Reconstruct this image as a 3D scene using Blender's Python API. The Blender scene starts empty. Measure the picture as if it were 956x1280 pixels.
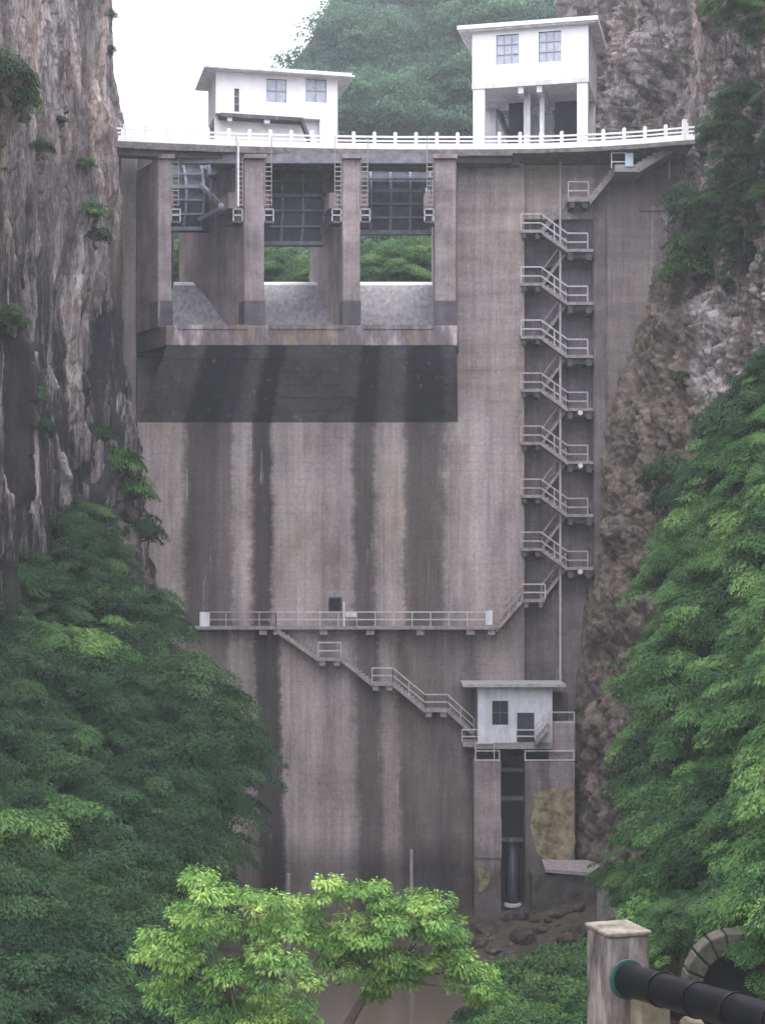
import bpy, math, random
import numpy as np
from mathutils import Vector
random.seed(7); rng = np.random.default_rng(7)
scn = bpy.context.scene
COL = scn.collection
# ------------------------------------------------------------------ camera, sky, sun, exposure
FPX, HZ, ZC = 2040.0, 700.0, 30.0        # focal length in photo pixels, horizon row, eye height above the river bed
cam_d = bpy.data.cameras.new('camera'); cam = bpy.data.objects.new('camera', cam_d); COL.objects.link(cam)
cam.location = (0, 0, ZC); cam.rotation_euler = (math.radians(90), 0, 0)
cam_d.sensor_fit = 'VERTICAL'; cam_d.sensor_height = 36; cam_d.lens = 36 * FPX / 1280
cam_d.shift_y = (HZ - 640) / 1280; cam_d.clip_end = 3000; cam_d.clip_start = 0.5
scn.camera = cam
SUN_EL, SUN_AZ = math.radians(64), math.radians(200)
w = bpy.data.worlds.new('World'); scn.world = w; w.use_nodes = True
nt = w.node_tree; nt.nodes.clear()
sky = nt.nodes.new('ShaderNodeTexSky'); sky.sky_type = 'NISHITA'; sky.sun_disc = False
sky.sun_elevation = SUN_EL; sky.sun_rotation = SUN_AZ; sky.air_density = 1.5; sky.dust_density = 4
mx = nt.nodes.new('ShaderNodeMix'); mx.data_type = 'RGBA'; mx.inputs[0].default_value = 0.9
nt.links.new(sky.outputs[0], mx.inputs[6]); mx.inputs[7].default_value = (11.0, 11.2, 12.0, 1)   # cloud layer over the sky
bg = nt.nodes.new('ShaderNodeBackground'); bg.inputs[1].default_value = 0.1
tc = nt.nodes.new('ShaderNodeTexCoord'); sx = nt.nodes.new('ShaderNodeSeparateXYZ'); nt.links.new(tc.outputs['Generated'], sx.inputs[0])
ma = nt.nodes.new('ShaderNodeMath'); ma.operation = 'MULTIPLY_ADD'; ma.inputs[1].default_value = 1.05; ma.inputs[2].default_value = .55; ma.use_clamp = False
nt.links.new(sx.outputs[2], ma.inputs[0])
mm2 = nt.nodes.new('ShaderNodeMix'); mm2.data_type = 'RGBA'; mm2.blend_type = 'MULTIPLY'; mm2.inputs[0].default_value = 1
nt.links.new(mx.outputs[2], mm2.inputs[6]); nt.links.new(ma.outputs[0], mm2.inputs[7]); nt.links.new(mm2.outputs[2], bg.inputs[0])
wo = nt.nodes.new('ShaderNodeOutputWorld'); nt.links.new(bg.outputs[0], wo.inputs[0])
sd = bpy.data.lights.new('sun', 'SUN'); sd.energy = 1.4; sd.angle = math.radians(20); sd.color = (1, .97, .92)
so = bpy.data.objects.new('sun', sd); COL.objects.link(so)
so.rotation_euler = (math.radians(90) - SUN_EL, 0, math.radians(0) + math.pi - SUN_AZ + math.pi)
scn.view_settings.view_transform = 'Standard'; scn.view_settings.look = 'None'
scn.view_settings.exposure = 1.62; scn.view_settings.gamma = 1
scn.cycles.volume_bounces = 1; scn.cycles.max_bounces = 6; scn.cycles.diffuse_bounces = 3; scn.cycles.transparent_max_bounces = 6

# ------------------------------------------------------------------ helpers
def P(px, py, Y): return ((px - 478) / FPX * Y, Y, ZC + (HZ - py) / FPX * Y)
def Xp(px, Y=120): return (px - 478) / FPX * Y
def Zp(py, Y=120): return ZC + (HZ - py) / FPX * Y

class MB:
    def __init__(s): s.v = []; s.f = []
    def add(s, vs, fs):
        n = len(s.v); s.v += [tuple(v) for v in vs]; s.f += [tuple(i + n for i in f) for f in fs]; return s
    def hexa(s, b, t):     # four bottom + four top corners, counter-clockwise from above
        return s.add(list(b) + list(t), [(3, 2, 1, 0), (4, 5, 6, 7), (0, 1, 5, 4), (1, 2, 6, 5), (2, 3, 7, 6), (3, 0, 4, 7)])
    def box(s, x0, x1, y0, y1, z0, z1):
        if x0 > x1: x0, x1 = x1, x0
        if y0 > y1: y0, y1 = y1, y0
        if z0 > z1: z0, z1 = z1, z0
        c = [(x0, y0), (x1, y0), (x1, y1), (x0, y1)]
        return s.hexa([(x, y, z0) for x, y in c], [(x, y, z1) for x, y in c])
    def bar(s, a, b, w=.06, h=None, up=(0, 0, 1)):
        a = Vector(a); b = Vector(b); h = w if h is None else h; d = (b - a).normalized(); u = Vector(up)
        if abs(d.dot(u)) > .98: u = Vector((0, 1, 0))
        r = d.cross(u).normalized(); u = r.cross(d).normalized()
        q = [(-w / 2, -h / 2), (w / 2, -h / 2), (w / 2, h / 2), (-w / 2, h / 2)]
        A = [a + r * x + u * y for x, y in q]; B = [b + r * x + u * y for x, y in q]
        return s.add(A + B, [(0, 1, 2, 3), (7, 6, 5, 4), (0, 4, 5, 1), (1, 5, 6, 2), (2, 6, 7, 3), (3, 7, 4, 0)])
    def tube(s, a, b, r=.05, r2=None, n=10, caps=True):
        a = Vector(a); b = Vector(b); r2 = r if r2 is None else r2; d = (b - a).normalized()
        u = Vector((0, 0, 1)) if abs(d.z) < .95 else Vector((0, 1, 0)); x = d.cross(u).normalized(); y = x.cross(d)
        A = [a + (x * math.cos(t) + y * math.sin(t)) * r for t in [2 * math.pi * i / n for i in range(n)]]
        B = [b + (x * math.cos(t) + y * math.sin(t)) * r2 for t in [2 * math.pi * i / n for i in range(n)]]
        f = [(i, (i + 1) % n, n + (i + 1) % n, n + i) for i in range(n)]
        if caps: f += [tuple(range(n - 1, -1, -1)), tuple(range(n, 2 * n))]
        return s.add(A + B, f)
    def build(s, name, m, parent=None, smooth=False, bevel=0):
        me = bpy.data.meshes.new(name); me.from_pydata(s.v, [], s.f); me.validate()
        import bmesh
        bm = bmesh.new(); bm.from_mesh(me); bmesh.ops.recalc_face_normals(bm, faces=bm.faces)
        if bevel: bmesh.ops.bevel(bm, geom=list(bm.edges), offset=bevel, segments=1, affect='EDGES', clamp_overlap=True)
        bm.to_mesh(me); bm.free()
        if smooth: me.polygons.foreach_set('use_smooth', [True] * len(me.polygons))
        return link(name, me, m, parent)
def link(name, me, m, parent=None):
    o = bpy.data.objects.new(name, me); COL.objects.link(o)
    if m and me and not me.materials: me.materials.append(m)
    if parent is not None:
        o.parent = parent; o.location = [-c for c in world_loc(parent)] 
    return o
def world_loc(o):
    x, y, z = o.location
    while o.parent: o = o.parent; x += o.location[0]; y += o.location[1]; z += o.location[2]
    return x, y, z
def tag(o, label=None, cat=None, group=None, kind=None):
    if label: o['label'] = label
    if cat: o['category'] = cat
    if group: o['group'] = group
    if kind: o['kind'] = kind
    return o
def empty(name, loc, label, cat, group=None):
    o = bpy.data.objects.new(name, None); COL.objects.link(o); o.location = loc
    o.empty_display_size = .5
    return tag(o, label, cat, group)
def dup_part(o, dx, dy, dz, parent):
    c = o.copy(); COL.objects.link(c); c.parent = parent; c.location = (o.location[0] + dx, o.location[1] + dy, o.location[2] + dz); return c
def setlabel(o, l): o['label'] = l; return o

# numpy value noise
_perm = np.random.default_rng(3).random(65536)
def vnoise(p):
    p = np.asarray(p, float); i = np.floor(p).astype(np.int64); f = p - i; f = f * f * (3 - 2 * f)
    def h(a, b, c): return _perm[((a * 73856093) ^ (b * 19349663) ^ (c * 83492791)) & 65535]
    x, y, z = i[..., 0], i[..., 1], i[..., 2]; fx, fy, fz = f[..., 0], f[..., 1], f[..., 2]
    r = 0
    for dx in (0, 1):
        for dy in (0, 1):
            for dz in (0, 1):
                r = r + h(x + dx, y + dy, z + dz) * (fx if dx else 1 - fx) * (fy if dy else 1 - fy) * (fz if dz else 1 - fz)
    return r * 2 - 1
def fbm(p, o=4, g=.5):
    a = 1; t = 0; s = 0; q = np.array(p, float)
    for k in range(o): t = t + vnoise(q + 17.3 * k) * a; s += a; a *= g; q = q * 2.03
    return t / s

def grid_mesh(name, pts, m, parent=None, smooth=True):
    n, k = pts.shape[:2]
    idx = np.arange(n * k).reshape(n, k)
    f = np.stack([idx[:-1, :-1], idx[1:, :-1], idx[1:, 1:], idx[:-1, 1:]], -1).reshape(-1, 4)
    return np_mesh(name, pts.reshape(-1, 3), f, m, parent, smooth)
def np_mesh(name, v, f, m, parent=None, smooth=False, tint=None, mesh_only=False):
    me = bpy.data.meshes.new(name); v = np.ascontiguousarray(v, dtype=np.float32); f = np.ascontiguousarray(f, dtype=np.int32)
    me.vertices.add(len(v)); me.vertices.foreach_set('co', v.ravel())
    q = f.shape[1]; me.loops.add(f.size); me.loops.foreach_set('vertex_index', f.ravel())
    me.polygons.add(len(f)); me.polygons.foreach_set('loop_start', np.arange(0, f.size, q, dtype=np.int32))
    me.polygons.foreach_set('loop_total', np.full(len(f), q, dtype=np.int32))
    me.update(calc_edges=True)
    if smooth: me.polygons.foreach_set('use_smooth', np.ones(len(f), bool))
    if tint is not None:
        a = me.attributes.new('tint', 'FLOAT', 'FACE'); a.data.foreach_set('value', np.ascontiguousarray(tint, dtype=np.float32))
    me.materials.append(m)
    if mesh_only: return me
    return link(name, me, None, parent)

# ------------------------------------------------------------------ materials
class NB:
    def __init__(s, name, rough=.9):
        s.m = bpy.data.materials.new(name); s.m.use_nodes = True; s.t = s.m.node_tree
        s.b = s.t.nodes['Principled BSDF']; s.b.inputs['Roughness'].default_value = rough
        s.b.inputs['Specular IOR Level'].default_value = .3
        s.pos = s.n('ShaderNodeNewGeometry').outputs['Position']
        s.xyz = s.n('ShaderNodeSeparateXYZ'); s.l(s.pos, s.xyz.inputs[0])
    def n(s, t, **k):
        x = s.t.nodes.new(t)
        for a, b in k.items(): setattr(x, a, b)
        return x
    def l(s, a, b):
        if hasattr(a, 'is_linked') or hasattr(a, 'links'): s.t.links.new(a, b)
        else: b.default_value = a
    def math(s, op, a, b=0, c=None, clamp=False):
        x = s.n('ShaderNodeMath', operation=op, use_clamp=clamp); s.l(a, x.inputs[0]); s.l(b, x.inputs[1])
        if c is not None: s.l(c, x.inputs[2])
        return x.outputs[0]
    def noise(s, scale, sc=(1, 1, 1), detail=4, rough=.55, off=(0, 0, 0), vec=None, dist=0):
        mp = s.n('ShaderNodeMapping'); s.l(vec or s.pos, mp.inputs[0]); mp.inputs['Scale'].default_value = sc; mp.inputs['Location'].default_value = off
        x = s.n('ShaderNodeTexNoise'); s.l(mp.outputs[0], x.inputs['Vector']); x.inputs['Scale'].default_value = scale
        x.inputs['Detail'].default_value = detail; x.inputs['Roughness'].default_value = rough; x.inputs['Distortion'].default_value = dist
        return x.outputs[0]
    def ramp(s, fac, stops):
        x = s.n('ShaderNodeValToRGB'); s.l(fac, x.inputs[0]); e = x.color_ramp.elements
        while len(e) > 1: e.remove(e[-1])
        for i, (p, c) in enumerate(stops):
            if not isinstance(c, (tuple, list)): c = (c, c, c)
            k = e[0] if i == 0 else e.new(p); k.position = p; k.color = (*c, 1)
        return x.outputs[0]
    def mix(s, f, a, b, mode='MIX'):
        x = s.n('ShaderNodeMix', data_type='RGBA', blend_type=mode); s.l(f, x.inputs[0])
        for v, i in ((a, 6), (b, 7)):
            if isinstance(v, tuple): x.inputs[i].default_value = (*v, 1)
            elif isinstance(v, (int, float)): x.inputs[i].default_value = (v, v, v, 1)
            else: s.l(v, x.inputs[i])
        return x.outputs[2]
    def bump(s, h, strength=.5, dist=.05, prev=None):
        x = s.n('ShaderNodeBump'); s.l(h, x.inputs['Height']); x.inputs['Strength'].default_value = strength; x.inputs['Distance'].default_value = dist
        if prev is not None: s.t.links.new(prev, x.inputs['Normal'])
        return x.outputs[0]
    def out(s, col, nrm=None):
        if isinstance(col, tuple): s.b.inputs['Base Color'].default_value = (*col, 1)
        else: s.t.links.new(col, s.b.inputs['Base Color'])
        if nrm is not None: s.t.links.new(nrm, s.b.inputs['Normal'])
        return s.m

def dam_concrete(name, stripes, light=(.49, .415, .425), dark=(.034, .028, .03), gain=1.0, wet=None):
    b = NB(name, .88); X = b.xyz.outputs[0]; Y = b.xyz.outputs[1]; Z = b.xyz.outputs[2]
    pl = b.math('MULTIPLY_ADD', X, FPX / 118, 478.0)
    sk = b.math('MULTIPLY_ADD', b.math('SUBTRACT', pl, 305.0), .001895, -.435)
    dY = b.math('SUBTRACT', 120.0, Y)
    X2 = b.math('MULTIPLY_ADD', sk, dY, X)
    px = b.math('MULTIPLY_ADD', X2, 17.0, 478.0)
    wob = b.noise(.4, (.5, .5, 1), 6, .75); wob2 = b.noise(2.2, (.8, .8, 1), 5, .75, (9, 3, 1))
    px = b.math('MULTIPLY_ADD', b.math('SUBTRACT', wob, .5), 18.0, px)
    px = b.math('MULTIPLY_ADD', b.math('SUBTRACT', wob2, .5), 14.0, px)
    low = b.math('MULTIPLY', b.math('MAXIMUM', b.math('SUBTRACT', Zp(785), Z), 0.0), .42)
    px = b.math('SUBTRACT', px, low)
    u = b.math('DIVIDE', px, 1000.0)
    if stripes:
        up = b.ramp(u, [(p / 1000, v) for p, v in [(150, .78), (226, .9), (236, .3), (268, .3), (278, .45), (288, .42), (294, .85), (303, .9), (307, 1), (312, .75), (319, .2), (336, .2),
              (342, .82), (380, .9), (412, .78), (438, .8), (446, .3), (466, .33), (472, .78), (490, .9), (502, .85), (508, .42), (520, .3), (552, .42), (559, .85), (600, .95), (652, .72), (700, .6), (742, .65), (752, .9), (800, .8), (850, .6)]])
        lo = b.ramp(u, [(p / 1000, v) for p, v in [(262, .6), (280, .45), (288, .9), (300, .75), (316, .6), (321, .2), (346, .2), (351, .85), (385, .92), (410, .75), (430, .9), (440, .72), (446, .35), (470, .35), (475, .7), (491, .72), (498, .4), (520, .5), (545, .42), (570, .55), (588, .38), (610, .75), (640, .7), (662, .6), (668, .85), (682, .5), (690, .35), (697, .85), (740, .7)]])
        zf = b.math('MULTIPLY_ADD', b.math('SUBTRACT', Zp(783), Z), 6.0, .5, clamp=True)
        st = b.mix(zf, up, lo)
        # upper right panel (above the corbel level) has no streaks but broad lift bands
        band = b.noise(.9, (.12, .12, 1), 4, .6, (4, 4, 4))
        bnd = b.ramp(band, [(.25, .55), (.5, .78), (.75, .95)])
        uf = b.math('MULTIPLY', b.math('MULTIPLY_ADD', b.math('SUBTRACT', Z, Zp(515)), .5, .5, clamp=True), b.math('MULTIPLY_ADD', b.math('SUBTRACT', px, 566.0), .2, .0, clamp=True))
        st = b.mix(uf, st, bnd)
    else:
        band = b.noise(.7, (.5, .5, 1), 5, .65, (4, 4, 4)); st = b.ramp(band, [(.25, .4), (.5, .72), (.75, .98)])
    streak = b.mix(1.0, b.ramp(b.noise(1.1, (1, 1, .05), 6, .7), [(.3, .7), (.5, .97), (.7, 1.12)]), b.ramp(b.noise(4.5, (1, 1, .03), 4, .6, (8, 8, 8)), [(.3, .86), (.7, 1.1)]), 'MULTIPLY')
    blot = b.ramp(b.noise(.35, (1, 1, .5), 6, .65, (31, 0, 0)), [(.3, .55), (.5, .93), (.72, 1.18)])
    fine = b.ramp(b.noise(5, (1, 1, .8), 7, .8), [(.32, .72), (.68, 1.2)])
    fz = b.math('FRACT', b.math('MULTIPLY', b.math('MULTIPLY_ADD', b.noise(1.5, (1, 1, 0), 2), .06, Z), 1 / .62))
    line = b.ramp(b.math('MULTIPLY_ADD', b.math('SUBTRACT', b.noise(.8, (1, 1, 1.5), 4, .7, (61, 0, 0)), .5), .0, fz), [(0, .84), (.08, 1.0), (.88, 1.02), (1, .88)])
    line = b.mix(b.ramp(b.noise(.25, (1, 1, 1), 3, .6, (5, 60, 0)), [(.4, 0.0), (.6, 1.0)]), line, 1.0)
    val = b.mix(1.0, b.mix(1.0, b.mix(1.0, streak, blot, 'MULTIPLY'), fine, 'MULTIPLY'), line, 'MULTIPLY')
    hue = b.noise(.22, (1, 1, .4), 4, .6, (50, 3, 2))
    lt = b.mix(b.ramp(hue, [(.4, 0.0), (.65, 1.0)]), light, (light[0] * 1.0, light[1] * .97, light[2] * .86))
    st = b.math('POWER', b.n('ShaderNodeRGBToBW').outputs[0], 1.0) if False else b.math('POWER', st, 1.55)
    base = b.mix(st, tuple(dark), lt)
    wh = b.ramp(b.noise(2.0, (1, 1, .06), 5, .7, (77, 7, 0)), [(.62, 0.0), (.68, 1.0)])
    base = b.mix(b.math('MULTIPLY', wh, .45), base, (.5 * gain, .47 * gain, .48 * gain))
    col = b.mix(1.0, base, val, 'MULTIPLY')
    wb = b.ramp(b.math('MULTIPLY_ADD', b.math('SUBTRACT', b.noise(.5, (1, 1, .3), 5, .7, (3, 33, 3)), .5), .25, b.math('MULTIPLY', Z, .1)), [(.74, .45), (.98, 1.0)])   # wet, algae covered foot
    col = b.mix(1.0, col, wb, 'MULTIPLY')
    if gain != 1: col = b.mix(1.0, col, gain, 'MULTIPLY')
    if wet: col = b.mix(1.0, col, wet, 'MULTIPLY')
    n1 = b.bump(fine, .5, .03); n2 = b.bump(line, .4, .03, n1)
    return b.out(col, n2)

CONC = dam_concrete('dam concrete', True)
PIERC = dam_concrete('pier concrete', False, (.4, .335, .355), (.12, .095, .11))
DARKC = dam_concrete('dark concrete', False, (.16, .14, .17), (.04, .035, .05))  # darkened to hold the shade of undersides, lip side and left recess
RECC = dam_concrete('stair wall concrete', False, (.25, .21, .24), (.07, .06, .075))  # darker than the open face: shade of the recess put into the colour
WINGC = dam_concrete('wing wall concrete', True, (.3, .255, .265), (.08, .07, .075))
CORB = dam_concrete('stained shaded underside', True, (.17, .155, .18), (.012, .011, .018))  # wet stripes on a base darkened to carry the overhang's shade
def lip_mat():
    b = NB('leak stained lip', .85)
    a = b.ramp(b.noise(.45, (1, .2, .25), 5, .7, (3, 0, 0)), [(.38, (.5, .43, .42)), (.48, (.22, .18, .2)), (.55, (.13, .105, .11)), (.64, (.24, .185, .16)), (.72, (.36, .31, .32))])
    f = b.ramp(b.noise(6, (1, 1, .6), 5, .7), [(.3, .7), (.7, 1.15)])
    return b.out(b.mix(1.0, a, f, 'MULTIPLY'), b.bump(f, .5, .04))
LIP = lip_mat()
def simple(name, col, var=.25, rough=.7, scale=2, metal=0, st=(1, 1, 1), bump=.2, spec=None):
    b = NB(name, rough); f = b.ramp(b.noise(scale, st, 5, .65), [(.3, 1 - var), (.7, 1 + var * .5)])
    b.b.inputs['Metallic'].default_value = metal
    if spec is not None: b.b.inputs['Specular IOR Level'].default_value = spec
    return b.out(b.mix(1.0, f, tuple(col), 'MULTIPLY'), b.bump(f, bump, .02))
WHITE = simple('white paint', (.8, .79, .82), .1, .6, 1.5, st=(1, 1, .4))
WHITED = simple('dull white', (.66, .65, .69), .35, .7, 1.8, st=(1, 1, .3))  # duller and more mottled than the plain white
SHEDW = simple('gauge house whitewash', (.62, .62, .68), .28, .75, 2.5, st=(1, 1, .3))
STAIRC = simple('stair concrete', (.3, .26, .27), .4, .85, 3)
BRACK = simple('dark bracket concrete', (.1, .09, .1), .5, .9, 3)  # dark tone carries the shade under the landings
RAIL = simple('grey painted rail steel', (.5, .48, .5), .3, .6, 4)
RUSTR = simple('worn rail steel', (.33, .28, .29), .4, .7, 5)
RAILB = simple('weathered grey rail steel', (.42, .38, .39), .35, .65, 5)
GATE = simple('blue grey gate steel', (.27, .28, .35), .4, .55, 3)
GATED = simple('dark gate skin steel', (.11, .115, .155), .4, .6, 2)
GLASS = simple('pale window glass', (.42, .44, .54), .3, .25, 3, spec=.5)  # pale lavender set as the pane colour
DGLASS = simple('dark window glass', (.03, .03, .04), .3, .2, 3, spec=.5)
FRAME = simple('window frame paint', (.3, .31, .38), .1, .6)
DARK = simple('dark interior', (.02, .02, .026), .4, .9)  # near-black colour standing for the shade inside openings
PIPE = simple('black painted pipe', (.006, .006, .008), .6, .4, 3, spec=.14)
FLANGE = simple('green flange paint', (.015, .06, .045), .6, .7, 6)
YELLOW = simple('yellow mortar patch', (.27, .225, .14), .75, .9, 1.8, st=(1, 1, 1), bump=.5)
BARK = simple('bark', (.09, .075, .06), .5, .9, 6)
SIGNB = simple('pale blue board', (.5, .6, .68), .1, .6)
PLINTH = simple('plinth concrete', (.17, .142, .135), .9, .92, 2.4, st=(1, 1, .3), bump=.6)

def rock_mat(name, a, bcol, c, stain=1.0, scar=False, vs=.45):
    b = NB(name, .92)
    n1 = b.noise(.35, (1, 1, vs), 8, .68, dist=.6); n2 = b.noise(1.6, (1, 1, vs * 1.3), 8, .75, (5, 5, 5), dist=.4)
    col = b.ramp(n1, [(.34, a), (.48, bcol), (.6, c)])
    f = b.ramp(n2, [(.3, .3), (.46, .85), (.58, 1.15), (.72, 1.4)])
    col = b.mix(1.0, col, f, 'MULTIPLY')
    crack = b.ramp(b.noise(.9, (1, 1, .22), 6, .8, (12, 1, 1), dist=1.2), [(.44, 1.0), (.49, .25), (.51, .25), (.56, 1.0)])
    col = b.mix(.7, col, b.mix(1.0, col, crack, 'MULTIPLY'))
    Z = b.xyz.outputs[2]; X = b.xyz.outputs[0]
    stn = b.ramp(b.noise(.42, (1, .7, .06), 7, .74, (40, 0, 0), dist=.9), [(.47, 0.0), (.52, 1.0)])
    zf = b.math('MULTIPLY_ADD', b.math('SUBTRACT', Zp(300, 112), Z), .12, .35, clamp=True)
    if scar: zf = .35
    tan = b.ramp(b.noise(.3, (1, 1, .3), 5, .7, (7, 70, 0)), [(.5, 0.0), (.62, 1.0)]); col = b.mix(b.math('MULTIPLY', tan, .5), col, b.mix(1.0, col, (1.25, 1.0, .72), 'MULTIPLY'))
    col = b.mix(b.math('MULTIPLY', b.math('MULTIPLY', stn, zf), .93 * stain), col, (.018, .016, .022))
    if scar:   # bare brown slide scar against the dam, and one pale limestone streak
        wz = b.math('MULTIPLY_ADD', b.noise(.25, (0, 0, 1), 3), 3.0, X)
        pxm = b.math('MULTIPLY_ADD', wz, 17.6, 478.0)
        m1 = b.ramp(b.math('DIVIDE', pxm, 1000.0), [(.878, 1.0), (.90, 0.0)])
        m2 = b.math('MULTIPLY_ADD', b.math('SUBTRACT', Zp(330, 115), Z), .25, .5, clamp=True)
        sc = b.ramp(b.noise(1.1, (1, 1, .8), 7, .75, (2, 2, 2)), [(.36, (.04, .033, .03)), (.5, (.155, .12, .1)), (.64, (.3, .24, .2))])
        col = b.mix(b.math('MULTIPLY', b.math('MULTIPLY', m1, m2), .85), col, sc)
        m3 = b.ramp(b.math('DIVIDE', b.math('ADD', pxm, b.math('MULTIPLY', b.noise(.5, (0, 0, 1), 3, off=(3, 0, 9)), 12.0)), 1000.0), [(.878, 0.0), (.884, 1.0), (.893, .9), (.899, 0.0)])
        m4 = b.ramp(b.math('DIVIDE', Z, 100.0), [(.37, 0.0), (.39, 1.0), (.47, 1.0), (.49, 0.0)])
        col = b.mix(b.math('MULTIPLY', b.math('MULTIPLY', m3, m4), b.ramp(n2, [(.4, .2), (.55, 1.0)])), col, (.45, .4, .42))
    moss = b.ramp(b.noise(.28, (1, 1, .5), 6, .75, (90, 0, 0)), [(.56, 0.0), (.66, 1.0)])
    col = b.mix(b.math('MULTIPLY', moss, .6), col, (.06, .075, .04))
    h = b.math('ADD', b.math('MULTIPLY', n2, .5), b.math('MULTIPLY', b.noise(7, (1, 1, .8), 6, .75), .25))
    return b.out(col, b.bump(h, 1.0, .5))
ROCKL = rock_mat('limestone cliff left', (.09, .075, .085), (.235, .195, .205), (.46, .4, .41), 1.0, vs=.2)
ROCKR = rock_mat('limestone cliff right', (.085, .07, .072), (.23, .19, .19), (.42, .36, .36), .8, True)
RUBBLE = rock_mat('rubble rock', (.05, .04, .04), (.13, .1, .09), (.2, .16, .14), .5)
b = NB('soil', .95); SOIL = b.out(b.ramp(b.noise(.8, detail=7, rough=.7), [(.3, (.03, .028, .02)), (.6, (.075, .06, .045)), (.8, (.11, .085, .065))]), b.bump(b.noise(5, detail=6), .8, .1))
b = NB('forest floor', .95); FLOOR = b.out(b.ramp(b.noise(.9, detail=7, rough=.7), [(.35, (.012, .018, .01)), (.6, (.03, .038, .02)), (.8, (.05, .06, .03))]), b.bump(b.noise(3, detail=6), .8, .2))
b = NB('muddy water', .12); WATER = b.out((.09, .07, .055), b.bump(b.noise(1.8, (1, .5, 1), 4), .12, .05)); b.b.inputs['Specular IOR Level'].default_value = .5

def leaf_mat(name, dark, mid, light):
    b = NB(name, .75); b.b.inputs['Specular IOR Level'].default_value = .08
    at = b.n('ShaderNodeAttribute', attribute_name='tint'); oi = b.n('ShaderNodeObjectInfo')
    v = b.math('ADD', at.outputs['Fac'], b.math('MULTIPLY', b.math('SUBTRACT', oi.outputs['Random'], .5), .3))
    col = b.ramp(v, [(.0, dark), (.5, mid), (1.0, light)])
    b.t.links.new(col, b.b.inputs['Base Color'])
    tr = b.n('ShaderNodeBsdfTranslucent'); b.t.links.new(col, tr.inputs[0])
    ms = b.n('ShaderNodeMixShader'); ms.inputs[0].default_value = .3
    b.t.links.new(b.b.outputs[0], ms.inputs[1]); b.t.links.new(tr.outputs[0], ms.inputs[2])
    b.t.links.new(ms.outputs[0], b.t.nodes['Material Output'].inputs[0]); return b.m
LEAFD = leaf_mat('dark leaves', (.009, .025, .013), (.03, .066, .03), (.08, .145, .052))
LEAFM = leaf_mat('mid green leaves', (.018, .05, .02), (.06, .135, .042), (.16, .27, .08))
LEAFL = leaf_mat('fresh yellow green leaves', (.04, .1, .03), (.13, .24, .06), (.33, .44, .12))
LEAFF = leaf_mat('far forest leaves', (.02, .052, .04), (.042, .092, .062), (.085, .15, .085))  # bluish cast holds part of the distance haze in the leaf colour

# ------------------------------------------------------------------ terrain, river, cliffs (setting)
def ctrl_surface(rows, ncol, nrow, warp=None):
    """rows: list of (list of xyz). returns bilinear-smooth grid."""
    A = np.array(rows, float); r, c = A.shape[:2]
    ti = np.linspace(0, r - 1, nrow); tj = np.linspace(0, c - 1, ncol)
    if warp: tj = np.interp(np.linspace(0, 1, ncol), warp[0], warp[1])
    out = np.zeros((nrow, c, 3))
    for j in range(c):
        for k in range(3): out[:, j, k] = np.interp(ti, np.arange(r), A[:, j, k])
    o2 = np.zeros((nrow, ncol, 3))
    for i in range(nrow):
        for k in range(3): o2[i, :, k] = np.interp(tj, np.arange(c), out[i, :, k])
    return o2
def smooth_grid(g, n):
    for _ in range(n):
        g[1:-1] = (g[:-2] + g[2:] + 2 * g[1:-1]) / 4; g[:, 1:-1] = (g[:, :-2] + g[:, 2:] + 2 * g[:, 1:-1]) / 4
    return g
def disp_normal(g, d):
    du = np.gradient(g, axis=0); dv = np.gradient(g, axis=1); n = np.cross(du, dv); n /= np.linalg.norm(n, axis=-1, keepdims=True) + 1e-9
    c = np.array([0, 40, 30.]); s = np.sign(np.sum(n * (c - g), -1, keepdims=True)); return g + n * s * d[..., None]

# ground sheet to the horizon
gm = MB(); gm.add([(-1500, -600, 1.2), (1500, -600, 1.2), (1500, 1500, 1.2), (-1500, 1500, 1.2)], [(0, 1, 2, 3)])
tag(gm.build('ground', SOIL), kind='structure')
# river bed and banks below the dam
xs = np.linspace(-34, 34, 200); ys = np.linspace(58, 121.5, 200); GX, GY = np.meshgrid(xs, ys, indexing='ij')
ctr = np.stack([GX, GY, GX * 0], -1)
hb = 1.6 + 2.6 * np.clip((GY - 100) / 16, 0, 1) + 1.0 * np.clip((GX - 5) / 8, 0, 1) * np.clip((GY - 92) / 12, 0, 1) * 1.5 + .7 * fbm(ctr * .25, 4) + .35 * fbm(ctr * 1.2, 3)
tag(grid_mesh('riverbed', np.stack([GX, GY, hb], -1), SOIL), kind='structure')
wm = MB(); wm.add([(-60, 20, 2.75), (60, 20, 2.75), (60, 118, 2.75), (-60, 118, 2.75)], [(0, 1, 2, 3)])
tag(wm.build('river_water', WATER), kind='structure')
rw = MB(); rw.add([(-80, 134, 49), (60, 134, 49), (60, 172, 49), (-80, 172, 49)], [(0, 1, 2, 3)])
tag(rw.build('reservoir_water', WATER), kind='structure')

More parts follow.
